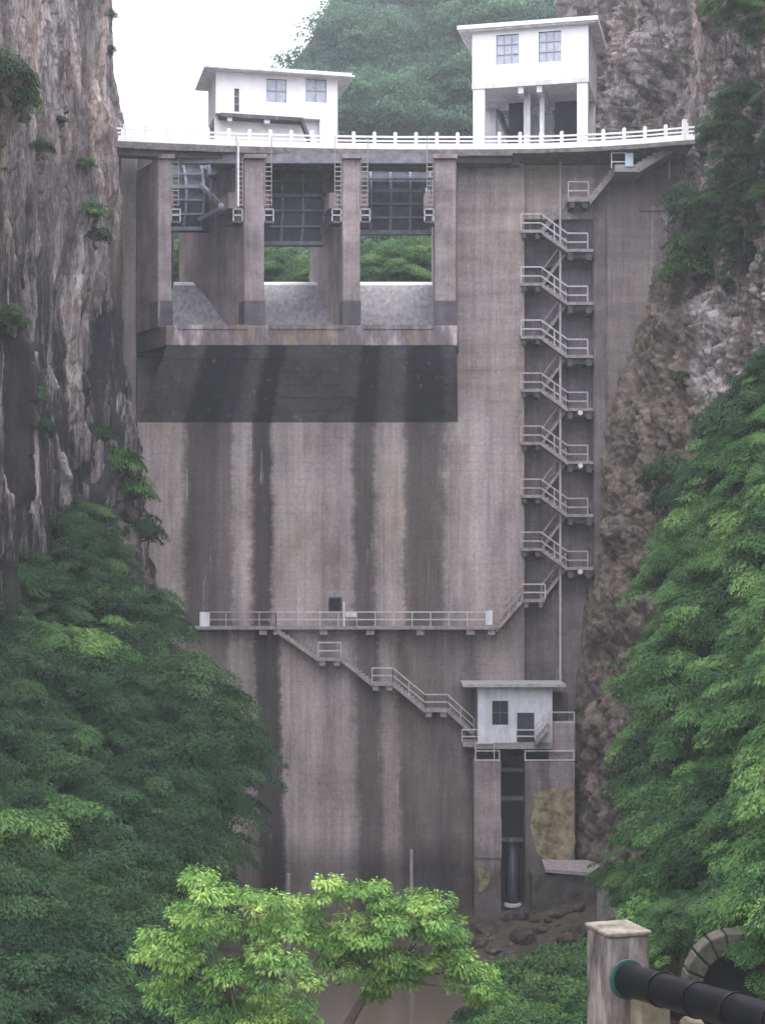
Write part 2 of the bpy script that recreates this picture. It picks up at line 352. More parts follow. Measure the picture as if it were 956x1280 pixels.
# left cliff
EL = [(-160, 134), (0, 140), (100, 143), (160, 152), (250, 152), (450, 151), (560, 164), (640, 178), (730, 190), (900, 200), (1120, 210), (1400, 220)]
rows = []
for py, e in EL:
    rows.append([P(e - 75, py, 145), P(e - 10, py, 125), P(e, py, 117), P(e - 42, py, 110), P(45, py, 100), P(-25, py, 86), P(-160, py, 68), P(-420, py, 50)])
g = smooth_grid(ctrl_surface(rows, 480, 640, ([0, .08, .16, .3, .55, .85, .97, 1], [0, 1, 2, 3, 4, 5, 6, 7])), 12)
q = g.copy(); q[..., 2] *= .12
lowf = np.clip((46 - g[..., 2]) / 10, 0, 1)
rid = 1 - np.abs(fbm(q * .42, 4)) * 2.2
d = (rid - .5) * (.5 + 1.1 * lowf)
d += 1.2 * fbm(g * np.array([.2, .2, .07]) + 5, 3) + .6 * fbm(g * np.array([.9, .9, .2]) + 9, 5, .55)
blk = fbm(g * np.array([.5, .5, .1]) + 50, 2); d += (np.floor(blk * 6) / 6) * 1.5
d += .22 * fbm(g * np.array([2.2, 2.2, .9]) + 3, 4, .6); gq = g.copy(); gq[..., 2] *= .06; gv = np.abs(fbm(gq * .75 + 21, 3)); d -= 2.6 * np.clip(1 - gv / .17, 0, 1) * (.35 + .65 * lowf); fade = np.clip((np.arange(480) - 70) / 40, 0, 1)[None, :]; d = d * (.4 + .6 * fade)
gl = disp_normal(g, d); tag(grid_mesh('left_cliff', gl, ROCKL, smooth=False), kind='structure')

# right cliff
ER = [(-260, 905), (-60, 888), (60, 880), (160, 866), (190, 856), (260, 836), (360, 808), (440, 776), (540, 748), (640, 740), (720, 735), (850, 722), (960, 718), (1080, 716), (1250, 700), (1400, 690)]
rows = []
for py, e in ER:
    e3 = e + (50 if py > 300 else 30)
    rows.append([P(715, py, 190), P(742, py, 158), P(e - 8, py, 126), P(e, py, 121), P(e3, py, 116), P(e3 + 60, py, 109), P(975, py, 96), P(1080, py, 82), P(1300, py, 66)])
g = smooth_grid(ctrl_surface(rows, 540, 640, ([0, .04, .36, .42, .6, .78, .93, .98, 1], [0, 1, 2, 3, 4, 5, 6, 7, 8])), 8)
q = g.copy(); q[..., 2] *= .35
d = (1 - np.abs(fbm(q * .4 + 33, 4)) * 2 - .5) * .8 + 1.1 * fbm(g * .15 + 15, 3) + .7 * fbm(g * np.array([.9, .9, .6]) + 19, 5, .6)
blk = fbm(g * np.array([.5, .5, .4]) + 150, 2); d += (np.floor(blk * 6) / 6) * 1.3 + .6 * fbm(g * np.array([2., 2., 1.2]) + 3, 4, .65) + .9 * (.5 - np.abs(fbm(g * np.array([1.1, 1.1, .7]) + 73, 4, .6)) * 2)
cc = np.arange(540); fade = np.clip(np.abs(cc - 226) / 50, 0.3, 1)[None, :]; up_ = np.clip((185 - cc) / 30, 0, 1)[None, :]; d = d * fade * (1 + .6 * up_)
gr = disp_normal(g, d); tag(grid_mesh('right_cliff', gr, ROCKR, smooth=False), kind='structure')

# wooded slopes that carry the trees
def interp(tab, v): return float(np.interp(v, [t[0] for t in tab], [t[1] for t in tab]))
LB = [(600, 130), (640, 165), (720, 195), (780, 245), (860, 275), (930, 300), (1000, 300), (1060, 285), (1130, 270), (1280, 300), (1500, 380)]
def YL(px, py):
    px = max(px, -320)
    return 112 - (py - 600) * .068 - (300 - px) * .03
RB = [(420, 965), (500, 895), (580, 850), (660, 820), (740, 800), (820, 787), (900, 778), (1000, 780), (1090, 795), (1160, 800), (1300, 740), (1500, 700)]
def YR(px, py):
    px = min(px, 1300)
    return 106 - (px - 760) * .10 - (py - 600) * .055
rows = []
for py in range(600, 1460, 40):
    e = interp(LB, py) - 28; r = [P(e - 30, py + 40, YL(e, py) + 34), P(e - 6, py + 15, YL(e, py) + 12)]
    for px in np.linspace(e - 12, -900, 14): r.append(P(px, py, YL(px, py) + 3.2))
    rows.append(r)
g = smooth_grid(ctrl_surface(rows, 130, 160), 5); g = disp_normal(g, .5 * fbm(g * .4, 4))
tag(grid_mesh('left_hillside', g, FLOOR), kind='structure')
rows = []
for py in range(430, 1460, 40):
    e = interp(RB, py) + 28; r = [P(e + 40, py + 30, YR(e, py) + 32), P(e + 8, py + 15, YR(e, py) + 12)]
    for px in np.linspace(e + 12, 1900, 14): r.append(P(px, py, YR(px, py) + 3.2))
    rows.append(r)
g = smooth_grid(ctrl_surface(rows, 130, 160), 5); g = disp_normal(g, .5 * fbm(g * .4, 4))
tag(grid_mesh('right_hillside', g, FLOOR), kind='structure')
# mountain beyond the reservoir
RID = [(-100, 330), (150, 305), (215, 296), (290, 268), (335, 235), (352, 180), (366, 96), (385, 72), (432, 2), (470, -50), (560, -120), (700, -220), (900, -300), (1100, -320)]
def YM(py): return float(np.interp(py, [-320, 380], [400, 172]))
def mtn(px, t):       # t 0 bottom .. 1 ridge
    r = interp(RID, px); py = 385 + (r - 385) * t; return P(px, py, YM(py))
rows = []
for px in np.linspace(-100, 1100, 60):
    r = interp(RID, px); rr = [mtn(px, t) for t in np.linspace(0, 1, 12)]; rr.append(P(px + 10, r + 60, YM(r) + 60)); rr.append(P(px + 10, r + 260, YM(r) + 130)); rows.append(rr)
g = ctrl_surface(rows, 90, 160); g = disp_normal(g, 2 * fbm(g * .03, 3) - 1.5); tag(grid_mesh('mountain', g, FLOOR), kind='structure')

# ------------------------------------------------------------------ the dam
def sk(px): return -.435 + (px - 305) * .001895
def bx(px, Y, Y0=117.0): return (px - 478) / FPX * Y0 + sk(px) * (Y - Y0)
def bp(px, py, Y, pyY=None):   # a point of the spillway block: column px of its front, row py as seen at depth Y
    return (bx(px, Y), Y, Zp(py, Y if pyY is None else pyY))
def skewbox(m, p0, p1, Y0, Y1, z0, z1):
    b = [(bx(p0, Y0), Y0), (bx(p1, Y0), Y0), (bx(p1, Y1), Y1), (bx(p0, Y1), Y1)]
    return m.hexa([(x, y, z0) for x, y in b], [(x, y, z1) for x, y in b])
dam = empty('concrete_dam', (0, 120, 2), 'tall streaked grey concrete dam filling the gorge between the two cliffs', 'dam')
ZT = Zp(187, 118)                     # top of the deck slab
zb = 1.0
def wallgrid(name, x0, x1, z0, z1, Y, depth, m, nx, nz, rough=.02):
    o = MB().box(x0, x1, Y + .02, Y + depth, z0, z1)
    return o.build(name, m, dam)
wallgrid('wall', Xp(120), Xp(655), zb, Zp(528), 120, 8, CONC, 1, 1)
MB().box(Xp(571), Xp(655), 120.02, 128, Zp(528) + .001, ZT - .5).build('upper_wall', CONC, dam)
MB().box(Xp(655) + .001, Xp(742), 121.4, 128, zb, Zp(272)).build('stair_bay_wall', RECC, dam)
MB().box(Xp(655) + .001, Xp(742), 120.6, 128, Zp(272) + .001, ZT - .5).build('upper_wall', CONC, dam)
MB().box(Xp(742) + .001, Xp(905), 120.5, 128, zb, ZT - .5).build('wing_wall', WINGC, dam)
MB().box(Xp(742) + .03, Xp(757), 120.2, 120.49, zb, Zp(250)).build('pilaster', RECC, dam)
MB().box(Xp(100), Xp(171), 119.6, 128, Zp(528) + .001, ZT - .02).build('wing_wall', WINGC, dam)
MB().box(Xp(171) + .001, Xp(200), 120.4, 128, Zp(528) + .001, ZT - .02).build('upper_wall', DARKC, dam)
MB().box(Xp(800), Xp(845), 120.3, 120.49, Zp(262), Zp(257)).build('string_course', WINGC, dam)
# corbel under the spillway lip, then the lip
zl0, zl1 = Zp(432, 116), Zp(407, 116)
zc0 = Zp(527.5)
A = [(bx(200, 116), 116, zl0), (bx(570, 116), 116, zl0)]; B = [(bx(570, 120), 120, zc0), (bx(200, 120), 120, zc0)]
# corbel underside with slight depth steps (lift joints)
n = 6; m = MB()
for i in range(n):
    t0, t1 = i / n, (i + 1) / n
    def L(t, px, o=0): return (bx(px, 116 + 4 * t), 116 + 4 * t + o, zl0 + (zc0 - zl0) * t)
    a, b_, c, d_ = L(t0, 200, .06), L(t0, 571, .06), L(t1, 571, .0), L(t1, 200, .0)
    m.add([a, b_, c, d_], [(0, 1, 2, 3)]); m.add([c, d_, L(t1, 200, .06), L(t1, 571, .06)], [(0, 1, 2, 3)])
m.add([L(0, 200), L(1, 200), (bx(200, 120) - .001, 124, zc0), (bx(200, 116), 124, zl0)], [(0, 1, 2, 3)])
m.add([L(0, 571), L(1, 571), (bx(571, 120), 124, zc0), (bx(571, 116), 124, zl0)], [(0, 1, 2, 3)])
m.build('corbel', CORB, dam)
MB().box(Xp(202), Xp(566), 121.6, 127.9, Zp(560), zl1 - 1.2).build('core', DARKC, dam)  # unseen backing, added to stop light leaking in behind the corbel
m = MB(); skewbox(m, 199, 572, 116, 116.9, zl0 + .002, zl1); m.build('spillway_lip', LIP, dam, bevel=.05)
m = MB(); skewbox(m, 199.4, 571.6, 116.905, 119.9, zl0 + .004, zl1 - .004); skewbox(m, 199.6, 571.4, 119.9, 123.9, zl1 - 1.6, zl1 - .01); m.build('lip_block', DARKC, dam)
m = MB()
for p0, p1 in ((214, 304), (331, 427), (451, 542)): skewbox(m, p0, p1, 115.93, 115.998, zl1 - .25, zl1 + .06)
m.build('lip_edging', LIP, dam)
PIERS = [(197, 214), (305, 330), (428, 450), (543, 570)]
BAYS = [(214, 305), (330, 428), (450, 543)]
for p0, p1 in PIERS:
    m = MB(); Zl = zl1 + .001; Zt = ZT - .95
    skewbox(m, p0, p1, 116.9, 132, Zl, Zt)
    o = m.build('pier', PIERC, dam, bevel=.06)
    m = MB(); skewbox(m, p0 - 1.5, p1 + 1.5, 116.6, 117.6, Zt + .001, Zt + .3); m.build('pier_cap', PIERC, o)
    m = MB(); skewbox(m, p0 - .6, p1 + .6, 116.78, 118, Zl + .002, Zl + 1.9); m.build('pier_foot', DARKC, o)
# apron + weir crest of each bay
for p0, p1 in BAYS:
    prof = [(118.0, zl1 - .02), (119.5, zl1 + .2), (121.5, zl1 + .95), (124, zl1 + 2.2), (126.5, zl1 + 3.3), (128, zl1 + 3.85)]
    zs = Zp(353, 129); prof = [(y, zl1 + (z - zl1) * (zs - .35 - zl1) / (3.85)) for y, z in prof]
    m = MB(); v = []; k = len(prof)
    for y, z in prof: v += [(bx(p0, y), y, z), (bx(p1, y), y, z)]
    f = [(2 * i, 2 * i + 1, 2 * i + 3, 2 * i + 2) for i in range(k - 1)]
    v += [(bx(p0, 118), 118, zl1 - 2), (bx(p1, 118), 118, zl1 - 2), (bx(p0, 128), 128, zl1 - 2), (bx(p1, 128), 128, zl1 - 2)]
    f += [(0, 1, 2 * k + 1, 2 * k), (2 * k - 2, 2 * k - 1, 2 * k + 3, 2 * k + 2)]
    m.add(v, f); m.build('spillway_apron', simple('apron concrete', (.19, .175, .2), .6, .8, 3.5, st=(1, .3, .3)) if p0 == 214 else bpy.data.materials['apron concrete'], dam)
    m = MB(); v = []; cr = [(127.6, zs - .75), (127.9, zs - .35), (128.5, zs - .05), (129.2, zs), (130, zs - .1), (131.5, zs - .8)]
    for y, z in cr: v += [(bx(p0, y), y, z), (bx(p1, y), y, z)]
    m.add(v, [(2 * i, 2 * i + 1, 2 * i + 3, 2 * i + 2) for i in range(len(cr) - 1)]); m.build('weir_crest', WHITED, dam, smooth=True)  # white colour stands for the sky's glint on the wet crest
# bridge beams over each bay (front) and breast wall behind the gates
for i, (p0, p1) in enumerate(BAYS):
    m = MB(); skewbox(m, p0 + .3, p1 - .3, 117.3, 117.8, ZT - 1.15, ZT - .47); m.build('bridge_beam', simple('beam concrete', (.2, .19, .23), .4, .85, 2) if i == 0 else bpy.data.materials['beam concrete'], dam)
    zt = ZT - .47; zq = Zp(214, 128)
    m = MB()
    if i == 0:
        m.box(Xp(250, 124.6), Xp(266, 124.6), 124.5, 124.9, Zp(290, 124.6), Zp(217, 124.6))
    else: skewbox(m, p0 + .5, p1 - .5, 128.2, 128.8, zq - .4, zt)
    if i == 0: m.build('breast_wall', DARKC, dam)
hob = MB().box(Xp(264, 124), Xp(292, 124), 122.5, 126, ZT - .95, ZT + 1.2).box(Xp(262, 124), Xp(276, 124), 122.2, 122.9, ZT - .9, ZT + .5)
hob.build('hoist_block', GATE, dam, bevel=.1)
# deck slab along the gentle arch
def YD(px): return float(np.interp(px, [100, 145, 200, 300, 400, 500, 600, 680, 750, 800, 865, 900], [115.0, 115.5, 116.1, 117.0, 117.6, 117.9, 117.9, 117.75, 117.1, 116.4, 115.2, 114.6]))
cols = list(range(100, 868, 12)) + [868]
def strip(name, f0, f1, z0, z1, m_, parent, jit=0):
    m = MB(); v = []; n = len(cols)
    for px in cols:
        a = YD(px) + f0; b2 = YD(px) + f1; X0 = (px - 478) / FPX * YD(px)
        dz = random.uniform(-jit, jit); v += [(X0, a, z0 + dz), (X0, a, z1), (X0, b2, z1), (X0, b2, z0 + dz)]
    f = []
    for i in range(n - 1):
        for k in range(4): f.append((4 * i + k, 4 * i + (k + 1) % 4, 4 * i + 4 + (k + 1) % 4, 4 * i + 4 + k))
    f += [(3, 2, 1, 0), (4 * n - 4, 4 * n - 3, 4 * n - 2, 4 * n - 1)]
    m.add(v, f); return m.build(name, m_, parent)
EDGE = simple('mossy deck edge', (.17, .155, .15), .6, .9, 2.5)
allc = cols; cols = [c for c in allc if c <= 262]
strip('deck_slab', 0, 2.7, ZT - .46, ZT, EDGE, dam, .02)
cols = [c for c in allc if max(k for k in allc if k <= 262) <= c <= 640]
strip('deck_slab', 0, 4.9, ZT - .46, ZT, EDGE, dam, .02)
cols = [c for c in allc if c <= 640]
strip('deck_haunch', .5, 1.6, ZT - .85, ZT - .461, DARKC, dam)
cols = [c for c in allc if c >= max(k for k in allc if k <= 640)]
strip('deck_slab', 0, 7, ZT - .3, ZT, EDGE, dam, .02)
cols = allc
MB().box(Xp(635), Xp(648), 119.2, 120.01, Zp(209), Zp(200)).build('bracket_block', PIERC, dam)
MB().box(Xp(412), Xp(426), 119.97, 120.03, Zp(765), Zp(748)).build('drain_niche', DARK, dam)  # thin dark plate on the face, standing for the shaded hollow
m = MB(); m.box(Xp(411), Xp(427), 119.86, 120.01, Zp(747.9), Zp(746)).box(Xp(410.5), Xp(412), 119.88, 120.01, Zp(765), Zp(748)).box(Xp(426), Xp(427.5), 119.88, 120.01, Zp(765), Zp(748)); m.build('niche_frame', DARKC, dam)

# white balustrade
bal = empty('balustrade', (0, 117.9, ZT), 'long white concrete balustrade curving along the top of the dam', 'balustrade')
strip('kerb', .05, .33, ZT + .001, ZT + .42, WHITE, bal)
strip('top_rail', .1, .26, ZT + .86, ZT + .98, WHITE, bal)
strip('middle_rail', .12, .24, ZT + .58, ZT + .68, WHITE, bal)
post = MB().box(-.12, .12, -.12, .12, .42, 1.16).add([(-.14, -.14, 1.16), (.14, -.14, 1.16), (.14, .14, 1.16), (-.14, .14, 1.16), (0, 0, 1.3)], [(0, 1, 4), (1, 2, 4), (2, 3, 4), (3, 0, 4), (3, 2, 1, 0)])
pm = None; px = 130
while px < 866:
    Yd = YD(px); X0 = (px - 478) / FPX * Yd
    if pm is None: pm = post.build('post', WHITE, bal); pm.location = Vector(pm.location) + Vector((X0, Yd + .18, ZT)); p0o = Vector(pm.location)
    else:
        c = pm.copy(); COL.objects.link(c); c.parent = bal; c.location = Vector((X0, Yd + .18, ZT)) - Vector(world_loc(bal))
    px += 26
m = MB(); Yd = YD(852); X0 = Xp(853, Yd); m.box(X0, X0 + .3, Yd - .05, Yd + .4, ZT, ZT + 1.5); m.build('end_post', WHITE, bal)

# ------------------------------------------------------------------ gates and gear in the spillway bays
def place(px, Y, z): return Vector((bx(px, Y), Y, z))
glab = ['raised blue grey radial gate in the left bay, partly hidden behind the second pier', 'raised blue grey radial gate in the middle bay between two piers', 'raised blue grey radial gate in the right bay above bright green bushes']
for gi, (p0, p1) in enumerate(BAYS):
    g0 = empty('radial_gate', place((p0 + p1) / 2, 124, Zp(300, 124)), glab[gi], 'gate', 'raised radial gates of the spillway')
    zt_, zb_ = Zp([203, 209, 209][gi], 124), Zp([286, 304, 290][gi], 124)
    a, c = p0 + 3, p1 - 2 - (8 if gi == 0 else 0)
    # curved skin
    nseg = 8; v = []
    def gy(t): return 123.4 + 1.5 * (t - .5) ** 2 * 2 - .2
    for i in range(nseg + 1):
        t = i / nseg; z = zb_ + (zt_ - zb_) * t; y = gy(t) + .35
        for px_ in (a, c): v.append(tuple(place(px_, y, z)))
        for px_ in (a, c): v.append(tuple(place(px_, y + .08, z)))
    f = []
    for i in range(nseg):
        f += [(4 * i, 4 * i + 1, 4 * i + 5, 4 * i + 4), (4 * i + 2, 4 * i + 6, 4 * i + 7, 4 * i + 3)]
    MB().add(v, f).build('skin_plate', GATED, g0, smooth=True)
    nv = 5
    for k in range(nv):
        px_ = a + (c - a) * (k + .06) / (nv - .88); m = MB()
        for i in range(nseg):
            t, t2 = i / nseg, (i + 1) / nseg
            m.bar(place(px_, gy(t) + .15, zb_ + (zt_ - zb_) * t), place(px_, gy(t2) + .15, zb_ + (zt_ - zb_) * t2), .2, .34, up=(0, 1, 0))
        m.build('upright_rib', GATE, g0)
    for k in range(6):
        t = k / 5; z = zb_ + (zt_ - zb_) * t; y = gy(t) + .05
        MB().bar(place(a, y, z), place(c, y, z), .28, .13 if k not in (0, 3, 5) else .26).build('cross_rib', GATE, g0)
    # arms to the trunnions
    for side, pe in ((0, a), (1, c)):
        px_ = pe + (5 if side == 0 else -5); tr = place(px_ - (3 if side == 0 else -3), 119.2, Zp(258, 119))
        for t in (.12, .62):
            m = MB(); e = place(px_, gy(t), zb_ + (zt_ - zb_) * t); m.bar(e, tr, .3, .3); m.build('arm', GATE, g0)
        m = MB(); m.bar(place(px_, gy(.12) - 2.2, zb_ + 1.5), place(px_, gy(.62) - 2.2, zb_ + 3.1), .16); m.build('arm_brace', GATE, g0)
        MB().tube(tr + Vector((-.3, 0, 0)), tr + Vector((.3, 0, 0)), .32, n=12).build('trunnion', GATE, g0)
    m = MB(); m.bar(place(a, 124.6, zb_ - .05), place(c, 124.6, zb_ - .05), .3, .2); m.build('bottom_seal', GATED, g0)
# trunnion blocks (parts of the dam), platforms, ladders
SIDES = [(214, 1, 'left side of the left bay'), (305, -1, 'left side of the second pier'), (330, 1, 'right side of the second pier'), (428, -1, 'left side of the third pier'), (450, 1, 'right side of the third pier'), (543, -1, 'left side of the fourth pier')]
for px_, s, where in SIDES:
    q0, q1 = (px_ + .2, px_ + 12) if s > 0 else (px_ - 13, px_ - .2)
    m = MB(); z0, z1 = Zp(263, 118.6), Zp(243, 118.6)
    b_ = [(bx(q0, 118), 118), (bx(q1, 118), 118), (bx(q1, 120.5), 120.5), (bx(q0, 120.5), 120.5)]
    ex = .0
    m.hexa([(x, y, z0) for x, y in b_], [(x, y, z1) for x, y in b_]); m.build('trunnion_block', PIERC, dam, bevel=.04)
    pf = empty('inspection_platform', place(px_ + s * 5, 117.4, Zp(278, 117.5)), 'small railed steel platform on the ' + where, 'platform', 'small railed platforms on the pier sides')
    w_ = 13; e0, e1 = (px_ + .6, px_ + w_) if s > 0 else (px_ - w_, px_ - .6); zf = Zp(277, 117.3)
    m = MB(); skewbox(m, e0, e1, 117.05, 118.6, zf - .14, zf); m.build('floor', DARKC, pf)
    for h in (.42, .85):
        MB().bar(place(e0, 117.1, zf + h), place(e1, 117.1, zf + h), .08).build('rail', RAIL, pf)
    for e in (e0 + .6, e1 - .6):
        MB().bar(place(e, 117.1, zf), place(e, 117.1, zf + .87), .08).build('rail_post', RAIL, pf)
    ld = empty('ladder', place(px_ + s * 5, 117.3, zf), 'steel rung ladder hanging from the deck on the ' + where, 'ladder', 'steel ladders on the pier sides')
    l0, l1 = (px_ + 1.5, px_ + 9.5) if s > 0 else (px_ - 9.5, px_ - 1.5); zt2 = ZT - .9
    for e in (l0, l1): MB().bar(place(e, 117.0, Zp(258, 117)), place(e, 117.0, zt2 + (1.6 if e == (l0 if s < 0 else l1) else 0)), .055).build('rail', RUSTR, ld)
    z = Zp(256, 117); pr = None
    while z < zt2:
        if pr is None: pr = MB().bar(place(l0, 117.0, z), place(l1, 117.0, z), .07).build('rung', RUSTR, ld); zr = z
        else: dup_part(pr, 0, 0, z - zr, ld)
        z += .34
o = MB().tube((Xp(298, 116.4), 116.4, Zp(258, 116.4)), (Xp(298, 116.4), 116.4, ZT + .2), .075).build('drain_pipe', WHITED); tag(o, 'thin white vertical pipe hanging in the left spillway bay', 'pipe')

# ------------------------------------------------------------------ gate houses on the crest
def house_frame(px0, px1, Y0, ang):
    ca, sa = math.cos(ang), math.sin(ang)
    x0 = Xp(px0, Y0); k = (px1 - 478) / FPX
    L_ = (k * Y0 - x0) / (ca - k * sa); return x0, Y0, ca, sa, L_
def hb_(m, fr, u0, u1, d0, d1, z0, z1):
    x0, y0, ca, sa, L_ = fr
    c = [(x0 + u * ca - d * sa, y0 + u * sa + d * ca) for u, d in ((u0, d0), (u1, d0), (u1, d1), (u0, d1))]
    return m.hexa([(x, y, z0) for x, y in c], [(x, y, z1) for x, y in c])
def window(fr, u0, u1, z0, z1, d, parent, nx, nz, glass, frame=None, sash=.07):
    f = MB(); frame = frame or FRAME
    hb_(f, fr, u0 - .06, u1 + .06, d - .05, d + .1, z1, z1 + .06); hb_(f, fr, u0 - .06, u1 + .06, d - .07, d + .1, z0 - .06, z0)
    hb_(f, fr, u0 - .06, u0, d - .05, d + .1, z0 + .001, z1 - .001); hb_(f, fr, u1, u1 + .06, d - .05, d + .1, z0 + .001, z1 - .001)
    wdw = f.build('window', frame, parent)
    mm = MB()
    for i in range(1, nx): x = u0 + (u1 - u0) * i / nx; hb_(mm, fr, x - sash / 2, x + sash / 2, d - .045, d + .02, z0 + .002, z1 - .002)
    for i in range(1, nz): z = z0 + (z1 - z0) * i / nz; hb_(mm, fr, u0 + .002, u1 - .002, d - .038, d + .015, z - sash / 2, z + sash / 2)
    mm.build('glazing_bars', frame, wdw)
    for i in range(nx):
        for j in range(nz):
            a, c = u0 + (u1 - u0) * i / nx, u0 + (u1 - u0) * (i + 1) / nx; e, g_ = z0 + (z1 - z0) * j / nz, z0 + (z1 - z0) * (j + 1) / nz
            m = MB(); hb_(m, fr, a + .03, c - .03, d + .025, d + .04, e + .03, g_ - .03); m.build('pane', glass, wdw)
    return wdw
def wall_open(fr, L0, L1, d, th, z0, z1, holes, mat, parent):
    """a wall with real window openings cut out: pieces between them"""
    m = MB(); us = sorted(set([L0, L1] + [h[0] for h in holes] + [h[1] for h in holes])); e = .0
    for a, b2 in zip(us[:-1], us[1:]):
        hs = sorted([h for h in holes if h[0] <= a + 1e-6 and h[1] >= b2 - 1e-6], key=lambda h: h[2]); z = z0
        for h in hs:
            if h[2] > z + 1e-4: hb_(m, fr, a, b2, d, d + th, z, h[2])
            z = h[3]
        hb_(m, fr, a, b2, d, d + th, z, z1)
    return m.build('wall', mat, parent)
# left gate house
ang = math.radians(13); YH = 121.5; fr = house_frame(270, 422, YH, ang); LH = fr[4]
def hz(py, u=0): return Zp(py, fr[1] + u * fr[3])
def hu(px):
    k = (px - 478) / FPX; return (k * fr[1] - fr[0]) / (fr[2] - k * fr[3])
h1 = empty('gate_house', (fr[0], YH, ZT), 'low wide white house with thin overhanging roof, left on the dam crest', 'building')
zr = hz(89); zfl = hz(141)
wins = []
for a, b2, t, bt in ((333, 358, 98, 127), (382, 408, 98, 127)):
    u0, u1 = hu(a), hu(b2); wins.append((u0, u1, Zp(bt, YH + u0 * fr[3]), Zp(t, YH + u0 * fr[3])))
slit = (hu(293), hu(299), hz(138), hz(109))
wall_open(fr, 0, LH, 0, .22, zfl, zr, wins + [slit], WHITE, h1)
m = MB(); hb_(m, fr, 0, .2, .221, 4.6, zfl, zr); m.build('side_wall', WHITED, h1); m = MB(); hb_(m, fr, LH - .2, LH, .221, 4.6, zfl, zr); m.build('side_wall', WHITE, h1)
m = MB(); hb_(m, fr, .001, LH - .001, 4.61, 4.8, ZT, zr); m.build('back_wall', WHITE, h1)
m = MB(); hb_(m, fr, .2, LH - .2, .25, 4.6, zfl + .01, zfl + .15); m.build('floor', WHITED, h1)
m = MB(); hb_(m, fr, -.95, LH + 1.15, -.9, 5.4, zr + .002, zr + .13); hb_(m, fr, -.75, LH + .95, -.7, 5.2, zr + .131, zr + .34); m.build('roof', WHITED, h1)
for wv in wins: window(fr, wv[0], wv[1], wv[2], wv[3], .08, h1, 2, 2, GLASS)
window(fr, *slit[:2], slit[2], slit[3], .08, h1, 1, 3, DGLASS)
# lower storey: recessed front with windows, projecting floor, outside stair
lw = [(hu(285), hu(308), ZT + .5, ZT + 1.05 ), (hu(328), hu(355), ZT + .5, ZT + 1.45)]
wall_open(fr, 0, LH, .8, .2, ZT, zfl - .001, lw, WHITE, h1)
for wv in lw: window(fr, wv[0], wv[1], wv[2], wv[3], .88, h1, 3, 1, GLASS)
m = MB(); hb_(m, fr, hu(275), hu(378), -.35, .79, zfl - .32, zfl - .05); m.build('balcony_slab', DARKC, h1)
x0, y0, ca, sa, _ = fr
def hp(u, d, z): return (x0 + u * ca - d * sa, y0 + u * sa + d * ca, z)
MB().bar(hp(hu(376), -.1, zfl - .2), hp(hu(398), -.1, ZT + .2), .7, .22).build('outside_stair', DARKC, h1)
m = MB(); hb_(m, fr, hu(330), hu(337), -.2, .7, zfl - .6, zfl - .33); hb_(m, fr, hu(284), hu(290), -.2, .7, zfl - .6, zfl - .33); m.build('corbel', WHITED, h1)
m = MB(); hb_(m, fr, LH - .5, LH - .2, .2, .8, ZT, zfl); hb_(m, fr, hu(400), LH - .001, .02, .79, ZT, zfl - .001); m.build('corner_pillar', WHITE, h1)

# right gate house on columns
ang = -math.radians(13); YH = 123.0; fr = house_frame(590, 735, YH, ang); LH = fr[4]; x0, y0, ca, sa, _ = fr
h2 = empty('gate_house', (fr[0], YH, ZT), 'tall white house raised on columns at the right end of the dam crest', 'building')
zr = hz(39); zfl = hz(106)
wins = []
for a, b2, t, bt in ((620, 648, 44, 81), (673, 701, 40, 78)):
    u0, u1 = hu(a), hu(b2); wins.append((u0, u1, Zp(bt, YH + u0 * fr[3]), Zp(t, YH + u0 * fr[3])))
wall_open(fr, 0, LH, 0, .25, zfl, zr, wins, WHITE, h2)
D2 = 6.2
m = MB(); hb_(m, fr, 0, .22, .251, D2, zfl, zr); m.build('side_wall', WHITE, h2)
m = MB(); hb_(m, fr, LH - .22, LH, .251, D2, zfl, zr); m.build('side_wall', WHITED, h2)
m = MB(); hb_(m, fr, .22, LH - .22, D2 - .25, D2 - .001, zfl, zr); m.build('back_wall', WHITED, h2)
m = MB(); hb_(m, fr, -1.05, LH + .75, -.6, D2 + .6, zr + .002, zr + .3); m.build('roof', WHITE, h2)
m = MB(); hb_(m, fr, -.9, LH + .6, -.45, D2 + .45, zr - .12, zr + .001); m.build('eaves', WHITED, h2)
m = MB(); hb_(m, fr, -.04, LH + .04, -.04, D2 + .04, zfl - .35, zfl - .001); m.build('floor_slab', WHITED, h2)
for u in (LH * .42, LH * .58):
    m = MB(); hb_(m, fr, u - .2, u + .2, .1, D2, zfl - .85, zfl - .351); m.build('floor_beam', WHITED, h2)
for wv in wins: window(fr, wv[0], wv[1], wv[2], wv[3], .1, h2, 3, 3, GLASS, sash=.05)
for u0, u1, d0, d1, mt in ((.05, .95, .05, .7, WHITE), (LH - .85, LH - .05, .05, .7, WHITE), (.05, .95, D2 - .7, D2 - .05, WHITED), (LH - .85, LH - .05, D2 - .7, D2 - .05, WHITED), (LH * .42, LH * .42 + .5, 1.6, 2.1, WHITED), (LH * .56, LH * .56 + .35, 1.6, 2.0, WHITED)):
    m = MB(); hb_(m, fr, u0, u1, d0, d1, ZT, zfl - .351); m.build('column', mt, h2, bevel=.02)
m = MB(); hb_(m, fr, 1.0, LH * .62, D2 - .5, D2 - .3, ZT, zfl - 1.1); hb_(m, fr, LH * .42, LH * .44, 2.2, D2 - .5, ZT, zfl - .36); m.build('partition', WHITED, h2)
MB().bar(hp(1.5, 3.2, zfl - 1.2), hp(3.4, 2.6, ZT), .8, .2).build('inner_stair', DARKC, h2)
m = MB(); hb_(m, fr, LH * .68, LH - .9, 2.4, 2.6, ZT, zfl - 1.0); hb_(m, fr, 2.4, 3.6, 2.4, 2.5, ZT + .6, zfl - .9); m.build('gate_hoist', DARK, h2)
